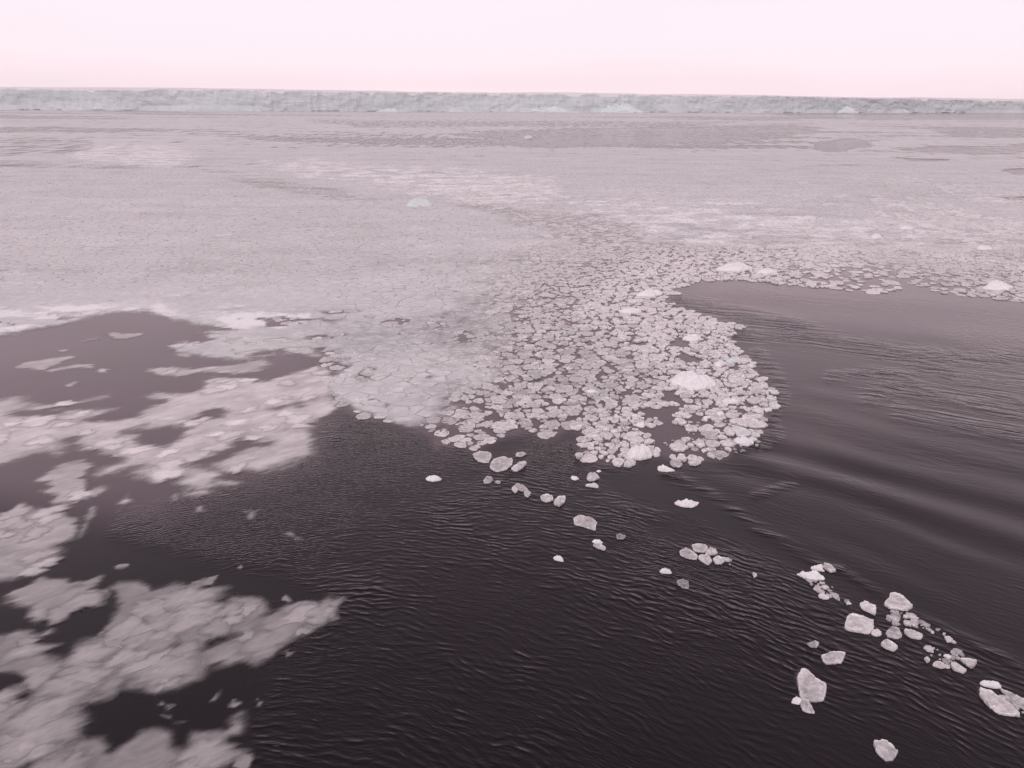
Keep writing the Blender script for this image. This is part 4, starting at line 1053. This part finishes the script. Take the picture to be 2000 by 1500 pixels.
# ------------------------------------------------------------------ ice shelf front and the snow behind it
SH_PX = np.array([-1500, -600, 0, 500, 1000, 1500, 2000, 2700, 3600.])
SH_D = np.array([1250, 1330, 1374, 1405, 1580, 1740, 2230, 2700, 3300.])
SH_H = 34.5
def build_shelf():
    xk = (SH_PX - 1000) / F_PX * SH_D
    L = np.r_[0, np.cumsum(np.hypot(np.diff(xk), np.diff(SH_D)))]
    n = int(L[-1] / 3.2)
    t = np.linspace(0, L[-1], n)
    # smooth curve through the knots
    x = np.interp(t, L, xk); y = np.interp(t, L, SH_D)
    ker = np.hanning(121); ker /= ker.sum()
    y = np.convolve(np.pad(y, 60, mode='edge'), ker, 'valid')
    tx, ty = np.gradient(x), np.gradient(y)
    ll = np.hypot(tx, ty); nxn, nyn = ty / ll, -tx / ll      # toward the sea
    top = SH_H + 2.2 * (fbm(t * .006, t * 0 + 3, 4) - .5) * 2 + 1.2 * (fbm(t * .05, t * 0 + 9, 3) - .5)
    top = top * (1 - .15 * sstep(1300, 2000, np.interp(t, L, SH_PX)))
    notch = sstep(.66, .8, fbm(t * .03, t * 0 + 21, 3))
    top = top - 4.5 * notch
    zz = np.array([-3, .0, 1.2, 2.4, 4, 7, 10, 14, 18, 22, 26, 30, 33, 35.5, 37.5, 39, 40.0]) * (SH_H / 40)
    nr = len(zz)
    T, Zf = np.meshgrid(t, zz / SH_H)
    Z = np.where(Zf > 0, Zf * top[None, :], Zf * SH_H)
    crag = 9 * (fbm(T * .012, Zf * 1.2 + 5, 5, .55) - .5) + 8 * np.abs(fbm(T * .035 + 4, Zf * 2.6, 4) - .5) + 3 * (fbm(T * .16 + 9, Zf * 3.0, 2) - .5)
    lean = -3.0 * Zf
    talus = sstep(.52, .78, fbm(t * .011, t * 0 + 40, 4))[None, :] * np.maximum(0, 1 - Zf * 4.5) * 14
    talus = talus * (.6 + .8 * fbm(T * .12, Zf * 9, 3))
    notchw = np.where((Zf > -.01) & (Zf < .045), -2.2, 0) * (talus < 1.5) * sstep(.5, .58, fbm(T * .06, T * 0 + 2, 3))
    out = crag + lean + talus + notchw
    X = x[None] + nxn[None] * out; Y = y[None] + nyn[None] * out
    V = np.stack([X, Y, Z], -1).reshape(-1, 3)
    shelf = link('ice_shelf', None, label='long pale blue grey ice cliff closing the horizon', category='ice shelf', loc=(0, 1500, 0))
    V0 = V - np.array([0, 1500, 0])
    q = grid_quads(nr, n)[:, ::-1]
    cut = (nr - 3) * (n - 1)
    link('ice_face', tri_mesh('ice_face', V0, q[:cut], False), M_SHELF, parent=shelf)
    used = np.unique(q[cut:]); rm = -np.ones(len(V0), int); rm[used] = np.arange(len(used))
    link('snow_cornice', tri_mesh('snow_cornice', V0[used], rm[q[cut:]], False), M_SNOW, parent=shelf)
    # snow cornice along the rim and plateau rising inland
    back = np.array([0, 3, 12, 40, 120, 400, 900, 1500])
    slope = .004 + .007 * sstep(1500, 2000, np.interp(t, L, SH_PX)) + .008 * (1 - sstep(-200, 400, np.interp(t, L, SH_PX)))
    Vr = []
    for k, b in enumerate(back):
        xx = X[-1] - nxn * b * .2; yy = Y[-1] + b
        z = top + .8 * min(1, b / 3) + b * (.0075 + slope * .5) * (b > 100) + (6 * (fbm(t * .004, t * 0 + b, 2) - .5) if b > 300 else 0)
        Vr.append(np.stack([xx, yy, z], -1))
    me = tri_mesh('snow_plateau', np.concatenate(Vr), grid_quads(len(back), n)[:, ::-1], True)
    link('snow_plateau', me, M_SNOW, kind='structure')
    return x, y
shx, shy = build_shelf()

# fallen ice at the cliff foot
def foot(pxl, lab, wpx, k, h):
    D = float(np.interp(pxl, SH_PX, SH_D)) - 16
    X0 = (pxl - 1000) / F_PX * D
    wd = wpx / F_PX * D
    g = np.random.default_rng(900 + k)
    n = 26
    a = np.linspace(0, 6.283, n, endpoint=False)
    base = np.stack([np.cos(a) * wd / 2, np.sin(a) * 14], -1) * (1 + .15 * g.normal(0, 1, (n, 1)))
    Vs = []
    for rf, zf in [(1, -1), (.97, .06), (.85, .25), (.68, .5), (.45, .75), (.22, .95)]:
        p = base * rf + g.normal(0, wd * .012, (n, 2))
        Vs.append(np.stack([p[:, 0], p[:, 1], h * zf * (1 + .3 * g.normal(0, 1, n)) if zf > 0 else np.full(n, -1.0)], -1))
    Vs.append(np.array([[0, 0, h]]))
    me = tri_mesh('ice_rubble_heap', np.concatenate(Vs), floe_faces(n, 6), False)
    link('ice_rubble_heap', me, M_BLUE, loc=(X0, D, 0), label=lab, category='ice rubble')
for k, (pxl, wpx, h, lab) in enumerate([(775, 60, 5, 'low pale rubble heap at the cliff foot, far along the milky stretch'),
                                        (1060, 110, 7, 'wide whitish rubble heap at the cliff foot above the dark patch'),
                                        (1195, 90, 13, 'tallest rubble heap of fallen ice at the middle of the cliff foot'),
                                        (1605, 60, 11, 'triangular rubble heap at the cliff foot in the clearer stretch'),
                                        (1710, 40, 9, 'small rubble heap at the cliff foot past the triangular one')]):
    foot(pxl, lab, wpx, k, h)

# ------------------------------------------------------------------ haze: a closed box of thin air round the whole place
def build_haze():
    b = NB('thin_haze')
    v = b.n('VolumePrincipled', {'Color': (.97, .95, .96, 1), 'Density': 0.000035, 'Anisotropy': 0.2})
    b.t.links.new(v.outputs[0], b.out.inputs['Volume'])
    E, z0, z1 = 4600.0, -6.0, 130.0
    V = np.array([(x, y, z) for z in (z0, z1) for x, y in ((-E, -E), (E, -E), (E, E), (-E, E))])
    F = np.array([(3, 2, 1, 0), (4, 5, 6, 7), (0, 1, 5, 4), (1, 2, 6, 5), (2, 3, 7, 6), (3, 0, 4, 7)])
    link('haze', tri_mesh('haze', V, F, False), b.m, kind='stuff', label='thin pale haze over the sea', category='haze')
build_haze()
